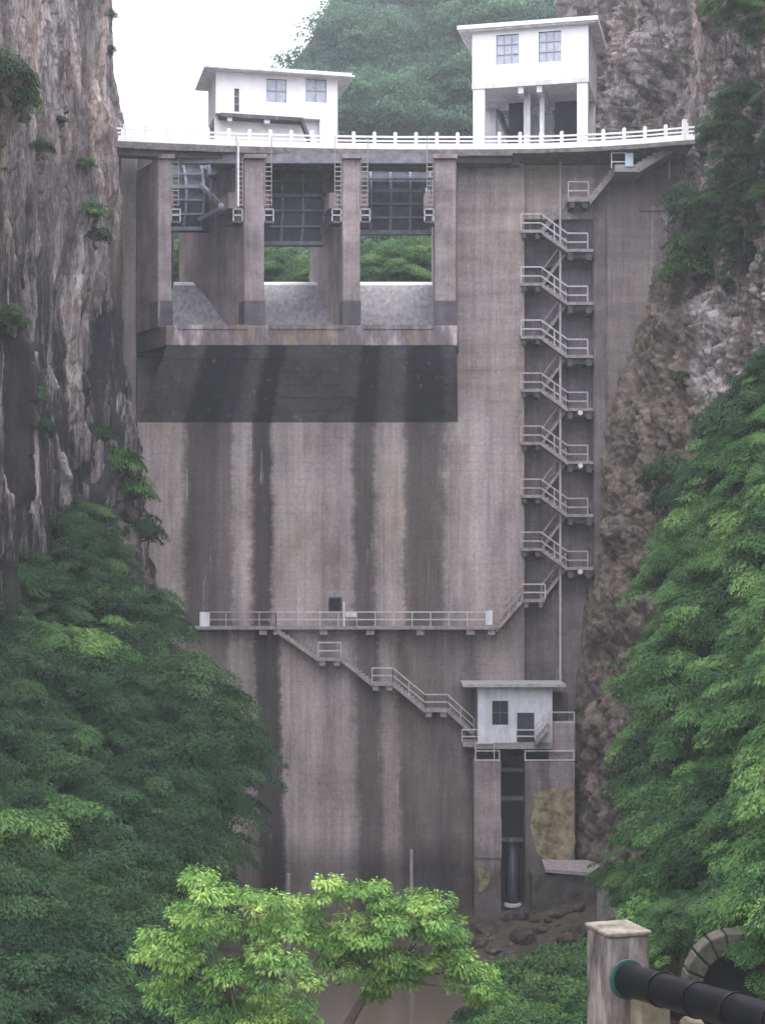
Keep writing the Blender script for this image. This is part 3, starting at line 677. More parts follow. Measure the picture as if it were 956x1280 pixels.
# abutment platform carrying the right house
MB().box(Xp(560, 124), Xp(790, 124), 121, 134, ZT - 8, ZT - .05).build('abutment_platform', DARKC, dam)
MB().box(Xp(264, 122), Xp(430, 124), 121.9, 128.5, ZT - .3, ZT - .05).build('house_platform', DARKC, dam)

# ------------------------------------------------------------------ stairs and walkways on the dam face
def railing(parent, pts, hs=(.55, 1.08), every=1.3, w_=.095, m_=None, name='railing'):
    """one railing along the polyline pts (feet line): rails and posts"""
    m = MB(); m_ = m_ or RAIL
    for a, b2 in zip(pts[:-1], pts[1:]):
        a = Vector(a); b2 = Vector(b2)
        for h in hs: m.bar(a + Vector((0, 0, h)), b2 + Vector((0, 0, h)), w_)
        n = max(1, round((b2 - a).length / every))
        for i in range(n + 1):
            p = a + (b2 - a) * i / n; m.bar(p, p + Vector((0, 0, hs[-1])), w_ * .8)
    return m.build(name, m_, parent)
def flight(parent, a, b2, y0, y1, thick=.28, mat=None, name='flight'):
    """solid inclined slab with real steps; a,b2: (X,Z) of the top surface at both ends"""
    m = MB(); (xa, za), (xb, zb2) = a, b2
    m.hexa([(xa, y0, za - thick), (xb, y0, zb2 - thick), (xb, y1, zb2 - thick), (xa, y1, za - thick)][:: 1 if xb > xa else -1],
           [(xa, y0, za), (xb, y0, zb2), (xb, y1, zb2), (xa, y1, za)][:: 1 if xb > xa else -1])
    n = max(3, int(abs(za - zb2) / .2))
    for i in range(n):
        t = (i + .5) / n; x = xa + (xb - xa) * t; z = max(za + (zb2 - za) * i / n, za + (zb2 - za) * (i + 1) / n); dx = abs(xb - xa) / n / 2
        m.box(x - dx, x + dx, y0 + .05, y1 - .05, z - .22, z + .0)
    return m.build(name, mat or STAIRC, parent)
st = empty('switchback_staircase', (Xp(700), 120, Zp(750)), 'long zigzag concrete staircase with pipe railings down the right of the dam face', 'staircase')
fo0, fo1, fi0, fi1 = 119.5, 120.4, 120.48, 121.38
def YF(py): return Zp(py, 119.5)
for k in range(7):
    y0 = 66.3 * k
    zl, zr_ = YF(287 + y0), YF(311 + y0)
    xl0, xl1, xr0, xr1 = Xp(651, 119.5), Xp(676, 119.5), Xp(709, 119.5), Xp(741, 119.5)
    lo = MB().box(xl0, xl1, fo0, fi1, zl - .22, zl).build('landing', STAIRC, st)
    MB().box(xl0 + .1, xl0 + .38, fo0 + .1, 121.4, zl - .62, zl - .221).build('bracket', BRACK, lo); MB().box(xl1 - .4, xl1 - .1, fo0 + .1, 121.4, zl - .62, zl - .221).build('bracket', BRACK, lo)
    ro = MB().box(xr0, xr1, fo0, fi1, zr_ - .22, zr_).build('landing', STAIRC, st)
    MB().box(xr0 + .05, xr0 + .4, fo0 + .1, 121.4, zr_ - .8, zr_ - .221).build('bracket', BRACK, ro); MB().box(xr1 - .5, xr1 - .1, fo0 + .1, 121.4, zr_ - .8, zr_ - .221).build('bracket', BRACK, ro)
    MB().box(xr0 + .02, xr1 + .12, fo0 + .35, 121.39, zr_ - .62, zr_ - .223).build('soffit_shade_block', BRACK, ro)  # dark block added to fill in the shade between the brackets
    if k in (3, 4, 6): MB().tube(((xr0 + xr1) / 2, fo0 - .02, zr_ - .35), ((xr0 + xr1) / 2, fo0 + .5, zr_ - .35), .18, n=12).build('round_lamp_cap', WHITED, ro)
    flight(st, (xl1, zl), (xr0, zr_), fo0, fo1)
    railing(st, [(xl0, fo0 + .05, zl), (xl1, fo0 + .05, zl), (xr0, fo0 + .05, zr_), (xr1 - .4, fo0 + .05, zr_)], hs=(.5, 1.15), m_=RAIL if k < 3 else RAILB)
    zn = YF(287 + y0 + 66.3) if k < 6 else YF(749)
    flight(st, (xr0, zr_), (Xp(678, 119.5), zn), fi0, fi1, .26)
    railing(st, [(xr0, fi0 + .05, zr_ ), (Xp(678, 119.5), fi0 + .05, zn)], hs=(1.0,), every=2.5, m_=RUSTR)
zl = YF(749)
lo = MB().box(Xp(652, 119.5), Xp(681, 119.5), fo0, fi1, zl - .22, zl).build('landing', STAIRC, st)
MB().box(Xp(655, 119.5), Xp(660, 119.5), fo0 + .1, 121.4, zl - .6, zl - .221).build('bracket', PIERC, lo); MB().box(Xp(673, 119.5), Xp(678, 119.5), fo0 + .1, 121.4, zl - .6, zl - .221).build('bracket', PIERC, lo)
railing(st, [(Xp(652, 119.5), fo0 + .05, zl), (Xp(681, 119.5), fo0 + .05, zl)], hs=(.5, 1.1))
flight(st, (Xp(652, 119.2), zl), (Xp(620, 119.2), Zp(785, 119.2)), 118.9, 119.95)
railing(st, [(Xp(652, 119), 118.95, zl), (Xp(620, 119), 118.95, Zp(785, 119.2))], m_=RUSTR)
# upper flights from the crest
us = empty('crest_stair', (Xp(845), 119.5, ZT), 'solid concrete stair descending left from the right end of the crest', 'staircase')
flight(us, (Xp(846, 119), Zp(180, 119)), (Xp(792, 119), Zp(213, 119)), 117.2, 120.45, .6, STAIRC)
MB().box(Xp(764, 119), Xp(792, 119), 117.2, 120.45, Zp(222, 119), Zp(213, 119)).build('landing', STAIRC, us)
flight(us, (Xp(764, 119), Zp(213, 119)), (Xp(737, 119), Zp(246, 119)), 119.0, 120.45, .6, STAIRC)
lo = MB().box(Xp(709, 119), Xp(737, 119), 119.0, 121.38, Zp(252, 119), Zp(246, 119)).build('landing', STAIRC, us)
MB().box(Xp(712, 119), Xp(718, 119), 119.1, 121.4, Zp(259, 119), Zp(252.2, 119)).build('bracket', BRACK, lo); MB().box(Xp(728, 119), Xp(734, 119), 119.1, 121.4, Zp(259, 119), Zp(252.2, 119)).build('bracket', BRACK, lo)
flight(us, (Xp(709, 119), Zp(246, 119)), (Xp(676, 119), YF(287)), fi0, fi1, .45, STAIRC)
railing(us, [(Xp(764, 117.2), 117.25, Zp(210, 117.2)), (Xp(782, 117.2), 117.25, Zp(210, 117.2))], hs=(.45, 1.1), w_=.09)
railing(us, [(Xp(710, 119), 119.05, Zp(246, 119)), (Xp(735, 119), 119.05, Zp(246, 119))], hs=(.45, 1.1), w_=.09)
o = MB().box(Xp(781, 117.1), Xp(791, 117.1), 117.1, 117.16, Zp(208, 117.1), Zp(191, 117.1)).build('notice_board', SIGNB); tag(o, 'small pale blue board fixed at the end of the crest stair railing', 'board')
o = MB().tube((Xp(700, 120.5), 120.5, Zp(850, 120.5)), (Xp(700, 120.5), 120.5, ZT - .3), .085).build('drain_pipe', RAIL); tag(o, 'thin grey pipe running vertically past the whole zigzag staircase', 'pipe')
o = MB().tube((Xp(837), 120.35, Zp(222)), (Xp(837), 120.35, Zp(190)), .07).build('drain_pipe', SIGNB); tag(o, 'short pale blue pipe on the wing wall below the crest end', 'pipe')

# horizontal walkway
wk = empty('walkway', (Xp(430), 119.5, Zp(787)), 'level concrete walkway with railings and short brackets crossing the middle of the dam', 'walkway')
zw = Zp(783, 119); 
MB().box(Xp(235, 119), Xp(622, 119), 118.9, 120, zw - .22, zw).build('floor', STAIRC, wk)
br = MB().box(-.28, .28, 119.05, 119.99, -.62, -.221)
pr = None
for px_ in (330, 348, 405, 463, 525, 587, 613):
    if pr is None: pr = MB(); pr.v = [(x + Xp(px_), y, z + zw) for x, y, z in br.v]; pr.f = br.f; pr = pr.build('bracket', STAIRC, wk); xr = Xp(px_)
    else: dup_part(pr, Xp(px_) - xr, 0, 0, wk)
rr = railing(wk, [(Xp(262, 119), 118.95, zw), (Xp(345, 119), 118.95, zw)], hs=(.5, 1.05), m_=RUSTR)
railing(wk, [(Xp(345, 119), 118.95, zw), (Xp(400, 119), 118.95, zw)], hs=(.5, 1.05), m_=RAIL)
railing(wk, [(Xp(400, 119), 118.95, zw), (Xp(607, 119), 118.95, zw)], hs=(.5, 1.05), w_=.09)
setlabel(MB().box(Xp(250, 119), Xp(262, 119), 118.9, 118.97, Zp(783, 119), Zp(765, 119)).build('end_panel', WHITED, wk), 'white panel closing the left end')
setlabel(MB().box(Xp(607, 119), Xp(615, 119), 118.86, 118.93, Zp(781, 119), Zp(763, 119)).build('end_panel', WHITED, wk), 'white panel at the right end')
MB().bar((Xp(430, 119), 118.85, zw), (Xp(430, 119), 118.85, Zp(752, 119)), .12).box(Xp(432, 119), Xp(445, 119), 118.8, 118.88, Zp(771, 119), Zp(765.5, 119)).build('marker_post', WHITED, wk)
# descending stair to the gauge house
ds = empty('descending_stair', (Xp(460), 119.5, Zp(850)), 'stepped concrete stair with landings falling right from the walkway to the gauge house', 'staircase')
Yq = 119.0
nodes = [(347, 787), (398, 822), (426, 822), (465, 853), (491, 853), (531, 886), (559, 886), (592, 916)]
for i in range(0, 7, 2):
    a, b2 = nodes[i], nodes[i + 1]; flight(ds, (Xp(a[0], Yq), Zp(a[1], Yq)), (Xp(b2[0], Yq), Zp(b2[1], Yq)), 118.9, 119.98, .3)
for i in (1, 3, 5):
    a, b2 = nodes[i], nodes[i + 1]
    lo = MB().box(Xp(a[0], Yq) + .001, Xp(b2[0], Yq) - .001, 118.9, 119.99, Zp(a[1], Yq) - .24, Zp(a[1], Yq)).build('landing', STAIRC, ds)
    MB().box(Xp(a[0], Yq) + .05, Xp(a[0], Yq) + .5, 119.0, 119.99, Zp(a[1], Yq) - .6, Zp(a[1], Yq) - .241).build('bracket', STAIRC, lo); MB().box(Xp(b2[0], Yq) - .5, Xp(b2[0], Yq) - .05, 119.0, 119.99, Zp(a[1], Yq) - .6, Zp(a[1], Yq) - .241).build('bracket', STAIRC, lo)
n3 = lambda i: (Xp(nodes[i][0], Yq), 118.95, Zp(nodes[i][1], Yq))
railing(ds, [n3(1), n3(2)], hs=(.5, 1.1), w_=.09)
railing(ds, [n3(3), n3(4), n3(5), n3(6), n3(7)], hs=(.5, 1.05), w_=.08)
MB().box(Xp(577, 119), Xp(597, 119), 117.6, 119.99, Zp(931, 119), Zp(925, 119)).build('landing', STAIRC, ds)
railing(ds, [(Xp(577, 118), 117.7, Zp(927, 118)), (Xp(597, 118), 117.7, Zp(927, 118))], hs=(.4, .9), w_=.09)

# ------------------------------------------------------------------ gauge house and outlet tower
gh = empty('gauge_house', (Xp(643), 118, Zp(930)), 'small white flat roofed house perched low on the dam above the dark outlet slot', 'building')
fr = (Xp(597, 117), 117.0, 1.0, 0.0, Xp(690, 117) - Xp(597, 117)); LH = fr[4]; x0, y0, ca, sa, _ = fr
G = lambda px: Xp(px, 117) - x0; GZ = lambda py: Zp(py, 117)
zf = GZ(928); zr = GZ(858)
hole = [(G(615), G(635), GZ(906), GZ(876)), (G(646), G(667.5), zf, GZ(891))]
wall_open(fr, 0, LH, 0, .22, zf, zr, hole, SHEDW, gh)
m = MB(); hb_(m, fr, 0, .2, .221, 2.9, zf, zr); m.build('side_wall', SHEDW, gh); m = MB(); hb_(m, fr, LH - .2, LH, .221, 2.9, zf, zr); m.build('side_wall', SHEDW, gh)
m = MB(); hb_(m, fr, .2, LH - .2, 2.7, 2.95, zf, zr); m.build('back_wall', DARK, gh)
m = MB(); hb_(m, fr, -1.15, LH + .9, -.7, 2.98, zr + .001, zr + .22); m.build('roof', simple('roof slab', (.38, .37, .37), .4, .9, 2), gh)
window(fr, *hole[0][:2], hole[0][2], hole[0][3], .1, gh, 2, 2, DGLASS, DARKC)
m = MB(); hb_(m, fr, hole[1][0], hole[1][1], .1, .15, zf + .01, hole[1][3] - .002); m.build('door', simple('dark door', (.045, .045, .06), .3, .6), gh)
m = MB(); hb_(m, fr, G(592), G(690), -.15, 2.95, zf - .45, zf - .001); m.build('floor_slab', STAIRC, gh)
railing(gh, [(Xp(645, 117), 116.9, zf), (Xp(668, 117), 116.9, zf)], hs=(.45, .9))
flight(gh, (Xp(686, 116.5), Zp(904, 116.5)), (Xp(668, 116.5), Zp(926, 116.5)), 115.9, 116.8, .3)
railing(gh, [(Xp(669, 116), 115.95, Zp(924, 116)), (Xp(686, 116), 115.95, Zp(905, 116))], hs=(.5, .95))
ot = empty('outlet_tower', (Xp(655), 117.5, 2), 'stained concrete outlet tower with a dark vertical slot under the gauge house', 'tower')
MB().box(Xp(592, 117), Xp(626, 117), 116.95, 119.99, 1, Zp(950, 117)).build('left_pillar', PIERC, ot, bevel=.05)
MB().box(Xp(592.5, 117), Xp(626.5, 117), 116.85, 116.94, Zp(1072, 117), Zp(1024, 117)).build('facing_slab', PIERC, ot)
MB().box(Xp(656, 117), Xp(718, 117), 116.95, 121.3, 1, Zp(952, 117)).build('right_block', WINGC, ot, bevel=.05)
MB().box(Xp(686, 117), Xp(719, 117), 117.3, 121.3, Zp(951.5, 117), Zp(904, 117)).build('upper_block', PIERC, ot)
# yellow patch: thin mortar skin with an uneven outline
pts = [(671, 1066), (667, 1050), (662, 1034), (665, 1010), (667, 992), (676, 989), (688, 985), (703, 988), (716, 986), (718, 1010), (716, 1030), (719, 1052), (715, 1064), (712, 1077), (697, 1074), (684, 1078)]
v = [(Xp(a, 117), 116.94, Zp(b2, 117)) for a, b2 in pts]; v2 = [(x, 116.86, z) for x, y, z in v]; k = len(v)
m = MB(); m.add(v + v2, [tuple(range(k, 2 * k))] + [(i, (i + 1) % k, k + (i + 1) % k, k + i) for i in range(k)]); m.build('mortar_patch', YELLOW, ot)
pts = [(597, 1085), (611, 1088), (612, 1100), (606, 1112), (598, 1116)]
v = [(Xp(a, 117), 116.94, Zp(b2, 117)) for a, b2 in pts]; v2 = [(x, 116.88, z) for x, y, z in v]; k = len(v)
m = MB(); m.add(v + v2, [tuple(range(k, 2 * k))] + [(i, (i + 1) % k, k + (i + 1) % k, k + i) for i in range(k)]); m.build('mortar_patch', YELLOW, ot)
MB().box(Xp(626.2, 117), Xp(655.8, 117), 119.2, 119.99, 1, Zp(935, 117)).build('slot_back', DARK, ot)
for py in (962, 998, 1050):
    MB().box(Xp(627, 117), Xp(655, 117), 117.6, 118.1, Zp(py + 4, 117), Zp(py, 117)).build('slot_beam', DARKC, ot)
MB().tube((Xp(641, 118), 118.3, 2), (Xp(641, 118), 118.3, Zp(1050, 118)), .42, n=16).build('outlet_pipe', simple('dark blue pipe', (.04, .042, .06), .4, .4, 2), ot, smooth=True)
MB().tube((Xp(641, 117.5), 117.9, Zp(1134, 117.5)), (Xp(641, 117.5), 117.9, Zp(1131, 117.5)), .62, n=16).build('pipe_collar', RAIL, ot)
railing(ot, [(Xp(594, 117), 116.99, Zp(951, 117)), (Xp(624, 117), 116.99, Zp(951, 117))], hs=(.05, .72), w_=.1)
railing(ot, [(Xp(656, 117), 116.99, Zp(951, 117)), (Xp(717, 117), 116.99, Zp(951, 117))], hs=(.05, .72), w_=.1, every=3.6)
railing(ot, [(Xp(687, 117), 117.35, Zp(904, 117)), (Xp(718, 117), 117.35, Zp(904, 117))], hs=(.05, .75), w_=.1)
railing(ot, [(Xp(594, 117), 116.7, Zp(951, 117)), (Xp(617, 117), 116.7, Zp(951, 117))], hs=(1.3,), w_=.08)
MB().box(Xp(690, 118), Xp(712, 118), 119, 121.39, Zp(903.8, 118), Zp(868, 118)).build('dark_recess_block', DARKC, ot)
# retaining wall and ledge beneath
rt = empty('retaining_wall', (Xp(710, 115), 115, 2), 'dark damp retaining wall with a pale sloping ledge beside the outlet slot', 'wall')
MB().box(Xp(664, 115), Xp(752, 115), 114.6, 116.9, 1, Zp(1092, 115)).build('wall_body', simple('damp wall', (.075, .07, .065), .6, .9, 1.5), rt)
m = MB(); m.hexa([(Xp(680, 115), 114.3, Zp(1088, 115)), (Xp(738, 115), 114.3, Zp(1093, 115)), (Xp(762, 115), 116.9, Zp(1090, 115)), (Xp(680, 115), 116.9, Zp(1088, 115))],
                 [(Xp(680, 115), 114.3, Zp(1084, 115)), (Xp(738, 115), 114.3, Zp(1088, 115)), (Xp(762, 115), 116.9, Zp(1082, 115)), (Xp(680, 115), 116.9, Zp(1080, 115))]); m.build('ledge', STAIRC, rt)
# small stepped buttress at right of it
sb = empty('stepped_buttress', (Xp(770, 98), 98, 5), 'low pale concrete buttress with sloping top behind the square pillar', 'buttress')
m = MB(); m.box(Xp(746, 100), Xp(758, 100), 99, 100.2, 3, Zp(1098, 100)).build('upright', STAIRC, sb)
MB().bar((Xp(760, 99), 99.3, Zp(1130, 99)), (Xp(782, 99), 98.5, Zp(1158, 99)), .9, .35).build('sloping_slab', STAIRC, sb)
MB().box(Xp(775, 99), Xp(800, 99), 98, 99, 3, Zp(1136, 99)).build('block', STAIRC, sb, bevel=.06)
# pale posts rising from the river bank
o = MB().tube((Xp(515, 104), 104, 3), (Xp(514, 104), 104, Zp(1062, 104)), .16, .1, 8).build('concrete_post', STAIRC); tag(o, 'slim pale post standing before the dam behind the bright trees', 'post')
o = MB().tube((Xp(361, 104), 104, 3), (Xp(360, 104), 104, Zp(1092, 104)), .17, .15, 8).build('standpipe', STAIRC); tag(o, 'short grey pipe standing between the two bright green trees', 'pipe')

# ------------------------------------------------------------------ foreground pillar, pipe, portal
Yp = 40.0
pb = empty('pipe_pier', (Xp(770, Yp), Yp + .7, 12), 'square weathered concrete pillar carrying the end of the black pipe', 'pillar')
ca, sa = math.cos(math.radians(18)), math.sin(math.radians(18)); cx, cy = Xp(761, Yp), Yp
def rot(u, d): return (cx + u * ca - d * sa * -1 * 0 + d * -sa * -1 * 0 + 0, cy)  # unused
def q_(u, d): return (cx + u * ca + d * sa * -1 * 0 + (-d * sa), cy + u * sa + d * ca)
def pbox(u0, u1, d0, d1, z0, z1, name, mt, par, bev=0):
    c = [q_(u0, d0), q_(u1, d0), q_(u1, d1), q_(u0, d1)]
    return MB().hexa([(x, y, z0) for x, y in c], [(x, y, z1) for x, y in c]).build(name, mt, par, bevel=bev)
ztp = Zp(1167, Yp)
pbox(0, 1.1, 0, 1.3, 10, ztp - .12, 'shaft', PLINTH, pb, .04)
pbox(-.04, 1.14, -.04, 1.34, ztp - .119, ztp, 'cap', simple('lichen cap', (.14, .12, .1), .8, .9, 3), pb, .03)
pbox(.55, 1.35, -.62, -.02, 10, Zp(1248, 39.5), 'saddle', simple('yellow lichen concrete', (.2, .17, .12), .5, .9, 2), pb, .03)
pl = empty('black_pipe', (Xp(800, 40), 39.6, Zp(1225, 40)), 'thick black steel pipe with a green flange running out of the pillar to the right', 'pipe')
a = Vector(P(782, 1224, 39.7)); bq = Vector(P(1010, 1291, 33.0)); d_ = (bq - a).normalized()
MB().tube(a, bq + d_ * 8, .39, n=28).build('barrel', PIPE, pl, smooth=True)
MB().tube(a + d_ * .02, a + d_ * .12, .48, n=28).build('flange', FLANGE, pl)
for t in (1.6, 3.1, 4.6, 6.1): MB().tube(a + d_ * t, a + d_ * (t + .09), .42, n=28).build('joint_band', PIPE, pl)
p2 = empty('black_pipe', (Xp(830, 42), 41, Zp(1258, 41)), 'thinner black pipe running low beneath the thick flanged one', 'pipe')
a2 = Vector(P(822, 1258, 41)); b2_ = Vector(P(1010, 1312, 36)); MB().tube(a2, b2_, .24, n=20).build('barrel', PIPE, p2, smooth=True)
for px_, py_, Y_ in ((866, 1275, 37.6),):
    o = MB().box(Xp(px_ - 14, Y_), Xp(px_ + 14, Y_), Y_ - .3, Y_ + .4, 18, Zp(py_, Y_)).build('pipe_support', bpy.data.materials['yellow lichen concrete'], bevel=.1); tag(o, 'rounded yellowish block supporting the black pipes at the bottom edge', 'support')
ARCHS = simple('mossy arch stone', (.06, .055, .045), .6, .95, 4, bump=.6)
# stone portal behind the pipe
po = empty('stone_portal', (Xp(915, 50), 50, 14), 'rough stone arch portal with a dark opening behind the black pipe', 'arch')
rc = P(915, 1235, 50); n = 9
for i in range(n):
    t0, t1 = math.pi * i / n + .02, math.pi * (i + 1) / n - .02; ri, ro = 1.0, 1.55
    c = [(rc[0] + r * math.cos(t), rc[2] + r * 1.15 * math.sin(t)) for r, t in ((ri, t0), (ro, t0), (ro, t1), (ri, t1))]
    j = random.uniform(-.05, .05)
    MB().hexa([(x, 49.6 + j, z) for x, z in c], [(x, 50.4, z) for x, z in c])  .build('arch_stone', ARCHS, po, bevel=.04)
MB().box(rc[0] - 1.05, rc[0] + 1.05, 50.6, 50.8, rc[2] - 3, rc[2] + 1.3).build('dark_opening', DARK, po)
for s in (-1, 1):
    for k in range(4): MB().box(rc[0] + s * 1.02, rc[0] + s * 1.58, 49.6 + random.uniform(-.05, .05), 50.4, rc[2] - .7 * (k + 1) + .02, rc[2] - .7 * k - .02)  .build('arch_stone', ARCHS, po, bevel=.04)

# ------------------------------------------------------------------ boulders at the foot
def boulder_mesh(seed, r):
    import bmesh
    bm = bmesh.new(); bmesh.ops.create_icosphere(bm, subdivisions=3, radius=1)
    for v in bm.verts:
        nn = float(fbm(np.array([[v.co.x * .9 + seed * 7.1, v.co.y * .9, v.co.z * .9]]), 3)[0]); v.co *= 1 + .55 * nn; v.co.z *= .72
        v.co = Vector([round(c * 4) / 4 * .35 + c * .65 for c in v.co])
    me = bpy.data.meshes.new('boulder'); bm.to_mesh(me); bm.free(); me.materials.append(RUBBLE); return me
bms = [boulder_mesh(i, 1) for i in range(5)]
def ground_z(X, Y): i = min(199, max(0, int((X + 34) / 68 * 199))); j = min(199, max(0, int((Y - 58) / 63.5 * 199))); return hb[i, j]
for i in range(90):
    if i < 60: X = random.uniform(5.5, 13.5); Y = random.uniform(99, 116); s = random.uniform(.25, .95)
    else: X = random.uniform(-8, 8); Y = random.uniform(101, 108); s = random.uniform(.15, .4)
    o = bpy.data.objects.new('boulder', bms[i % 5]); COL.objects.link(o); o.location = (X, Y, ground_z(X, Y) + s * .15)
    o.scale = (s, s * random.uniform(.7, 1.2), s * random.uniform(.6, 1)); o.rotation_euler = (random.uniform(-.4, .4), random.uniform(-.4, .4), random.uniform(0, 6.28))
    tag(o, 'dark brown boulder in the rubble below the outlet slot' if i < 60 else 'small brown stone on the muddy bank at the foot of the dam', 'rock', 'boulders below the outlet slot' if i < 60 else 'stones along the muddy bank')

# ------------------------------------------------------------------ vegetation
def leaves(c, rad, n, length, rg, droop=.55, flat=.5, wfac=.42):
    """n leaves over a shallow dome of radius rad centred at c"""
    ph = rg.random(n) * 2 * np.pi; r = np.sqrt(rg.random(n)) * rad
    z = -flat * (r / rad) ** 2 * rad + rg.normal(0, .10 * rad, n)
    p = np.stack([np.cos(ph) * r, np.sin(ph) * r, z], -1) + c
    out = np.stack([np.cos(ph), np.sin(ph), -droop - .6 * (r / rad) * flat + 0 * r], -1) + rg.normal(0, .42, (n, 3))
    out /= np.linalg.norm(out, axis=1, keepdims=True)
    up = np.array([0, 0, 1.0]) + rg.normal(0, .35, (n, 3)); side = np.cross(out, up); side /= np.linalg.norm(side, axis=1, keepdims=True) + 1e-6
    nr = np.cross(side, out); L_ = (length * rg.uniform(.65, 1.3, n))[:, None]
    v = np.stack([p, p + out * L_ * .45 + side * L_ * wfac / 2 - nr * L_ * .06, p + out * L_ - nr * L_ * .12, p + out * L_ * .45 - side * L_ * wfac / 2 - nr * L_ * .06], 1)
    return v.reshape(-1, 3)
def crown(seed, R, nclump, nleaf, length, zs=.85, crad=.32, inner=.45, droop=.55, flat=.5, spread=(1, 1), wfac=.42):
    rg = np.random.default_rng(seed); V = []; T = []; C = []
    lobes = rg.normal(0, 1, (7, 3)); lobes /= np.linalg.norm(lobes, axis=1, keepdims=True)
    for k in range(nclump):
        d = rg.normal(0, 1, 3); d /= np.linalg.norm(d); d[2] = abs(d[2]) * 1.0 - .35 * rg.random() if rg.random() < .75 else d[2]
        lob = .78 + .32 * max(0, max(lobes @ d)) ** 3
        c = d * R * lob * (inner + (1 - inner) * rg.random() ** .45) * np.array([spread[0], spread[1], zs])
        cr = R * crad * rg.uniform(.55, 1.25); n = int(nleaf * (cr / (R * crad)) ** 2) + 8
        # tilt of each layer by shearing z with the outward direction
        v = leaves(np.zeros(3), cr, n, length, rg, droop, flat, wfac)
        v[:, 2] -= (v[:, 0] * d[0] + v[:, 1] * d[1]) * .45
        V.append(v + c); T.append(np.clip(rg.normal(.42, .22) + rg.normal(0, .07, n), 0, 1)); C.append(c)
    V = np.concatenate(V); T = np.concatenate(T); F = np.arange(len(V)).reshape(-1, 4); return V, F, T, C
def trunk_mb(C, R, h, seed, r0=.16):
    rg = random.Random(seed); m = MB(); p = Vector((0, 0, -h)); q2 = Vector((rg.uniform(-.3, .3), rg.uniform(-.3, .3), -R * .5))
    mid = p.lerp(q2, .5) + Vector((rg.uniform(-.25, .25), rg.uniform(-.25, .25), 0)); m.tube(p, mid, r0 * 1.3, r0, 8); m.tube(mid, q2, r0, r0 * .75, 8)
    for c in C[:: max(1, len(C) // 14)]:
        c = Vector(c); k = q2.lerp(c, .5) + Vector((0, 0, -.1 * R)); m.tube(q2, k, r0 * .5, r0 * .3, 6, False); m.tube(k, c, r0 * .3, r0 * .1, 5, False)
    return m
def make_proto(name, seed, R, ncl, nlf, ln, mat, h, **k):
    V, F, T, C = crown(seed, R, ncl, nlf, ln, **k)
    cm = np_mesh(name + '_crown', V, F, mat, tint=T, mesh_only=True)
    t = trunk_mb(C, R, h, seed); tm = bpy.data.meshes.new(name + '_trunk'); tm.from_pydata(t.v, [], t.f); tm.materials.append(BARK)
    return cm, tm
def put_tree(pr, loc, s, rz, label, group, name='tree', cat='tree', zscale=1):
    o = empty(name, loc, label, cat, group); o.rotation_euler = (0, 0, rz); o.scale = (s, s, s * zscale)
    for nm, me in (('crown', pr[0]), ('trunk', pr[1])):
        c = bpy.data.objects.new(nm, me); COL.objects.link(c); c.parent = o
    return o
PD = [make_proto('dark_tree', 10 + i, 3.0, 46, 420, .18, LEAFD, 6.5, crad=.3, inner=.62, flat=.42, droop=.35) for i in range(4)]
PM = [make_proto('green_tree', 20 + i, 3.0, 46, 420, .19, LEAFM, 6.5, crad=.3, inner=.62, flat=.42, droop=.35) for i in range(4)]
SH = [make_proto('shrub', 40 + i, 1.0, 26, 110, .15, LEAFD if i else LEAFM, 1.2, crad=.42) for i in range(3)]

def inside_fill(fn, n, mind, seed, xr, yr):
    rg = random.Random(seed); out = []; tries = 0
    while len(out) < n and tries < 20000:
        tries += 1; px_ = rg.uniform(*xr); py_ = rg.uniform(*yr)
        if not fn(px_, py_): continue
        if all((px_ - a) ** 2 + (py_ - c) ** 2 > mind ** 2 for a, c in out): out.append((px_, py_))
    return out
LEV = [(690, 'level with lowest zigzag flights'), (790, 'level with walkway'), (900, 'level with gauge house roof'), (1000, 'level with gauge house railings'), (1100, 'level with outlet slot'), (1230, 'level with bright treetops'), (9999, 'at the photo bottom')]
SEEN = {}
def tlabel(kind, side, px_, py_, edge, s):
    lv = next(t for y, t in LEV if py_ < y) if py_ > 560 else 'at the top of the wood'
    dd = abs(px_ - edge); lat = 'edge by the dam' if dd < 75 else 'in from the dam' if dd < 130 else 'mid slope' if dd < 210 else 'near photo edge'
    b_ = f'{kind} tree, {side} slope, {lv}, {lat}'; k = SEEN.get(b_, 0); SEEN[b_] = k + 1
    pre = ['', 'another ', 'third ', 'fourth ', 'fifth '][min(k, 4)]
    return ' '.join((('broad ' if s > .95 else 'slender ' if s < .8 else '') + b_).split()[:16])
# left slope
def inL(px_, py_): return px_ < interp(LB, py_) - 50 and (px_ > interp([(600, 70), (700, 40), (800, -60)], py_))
ptsL = [(245, 880), (262, 925), (262, 965), (250, 1010)] + [(px_, py_) for py_ in range(650, 1180, 68) for px_ in [interp(LB, py_) - 48 - random.uniform(0, 14)]] + inside_fill(inL, 75, 44, 5, (-60, 320), (650, 1330)) + inside_fill(inL, 18, 62, 6, (-230, -80), (720, 1330))
for i, (px_, py_) in enumerate(ptsL):
    Y_ = YL(px_, py_); s = random.uniform(.75, 1.1) * (.8 if py_ < 800 else 1.0)
    pr = random.choice(PD) if random.random() < .91 else random.choice(PM)
    lb_ = tlabel('dark green' if pr in PD else 'lighter green', 'left', px_, py_, interp(LB, py_), s)
    zone = ('tree at the top of the left slope under the stained cliff' if py_ < 730 else 'tree on the edge of the left slope against the dam' if px_ > interp(LB, py_) - 60 else 'tree in the middle of the left slope' if py_ < 1000 else 'tree low on the left slope near the bottom corner')
    kd = 'dark green leafy ' if pr in PD else 'lighter green leafy '
    put_tree(pr, P(px_, py_, Y_), s, random.uniform(0, 6.28), lb_, 'trees on the left slope')
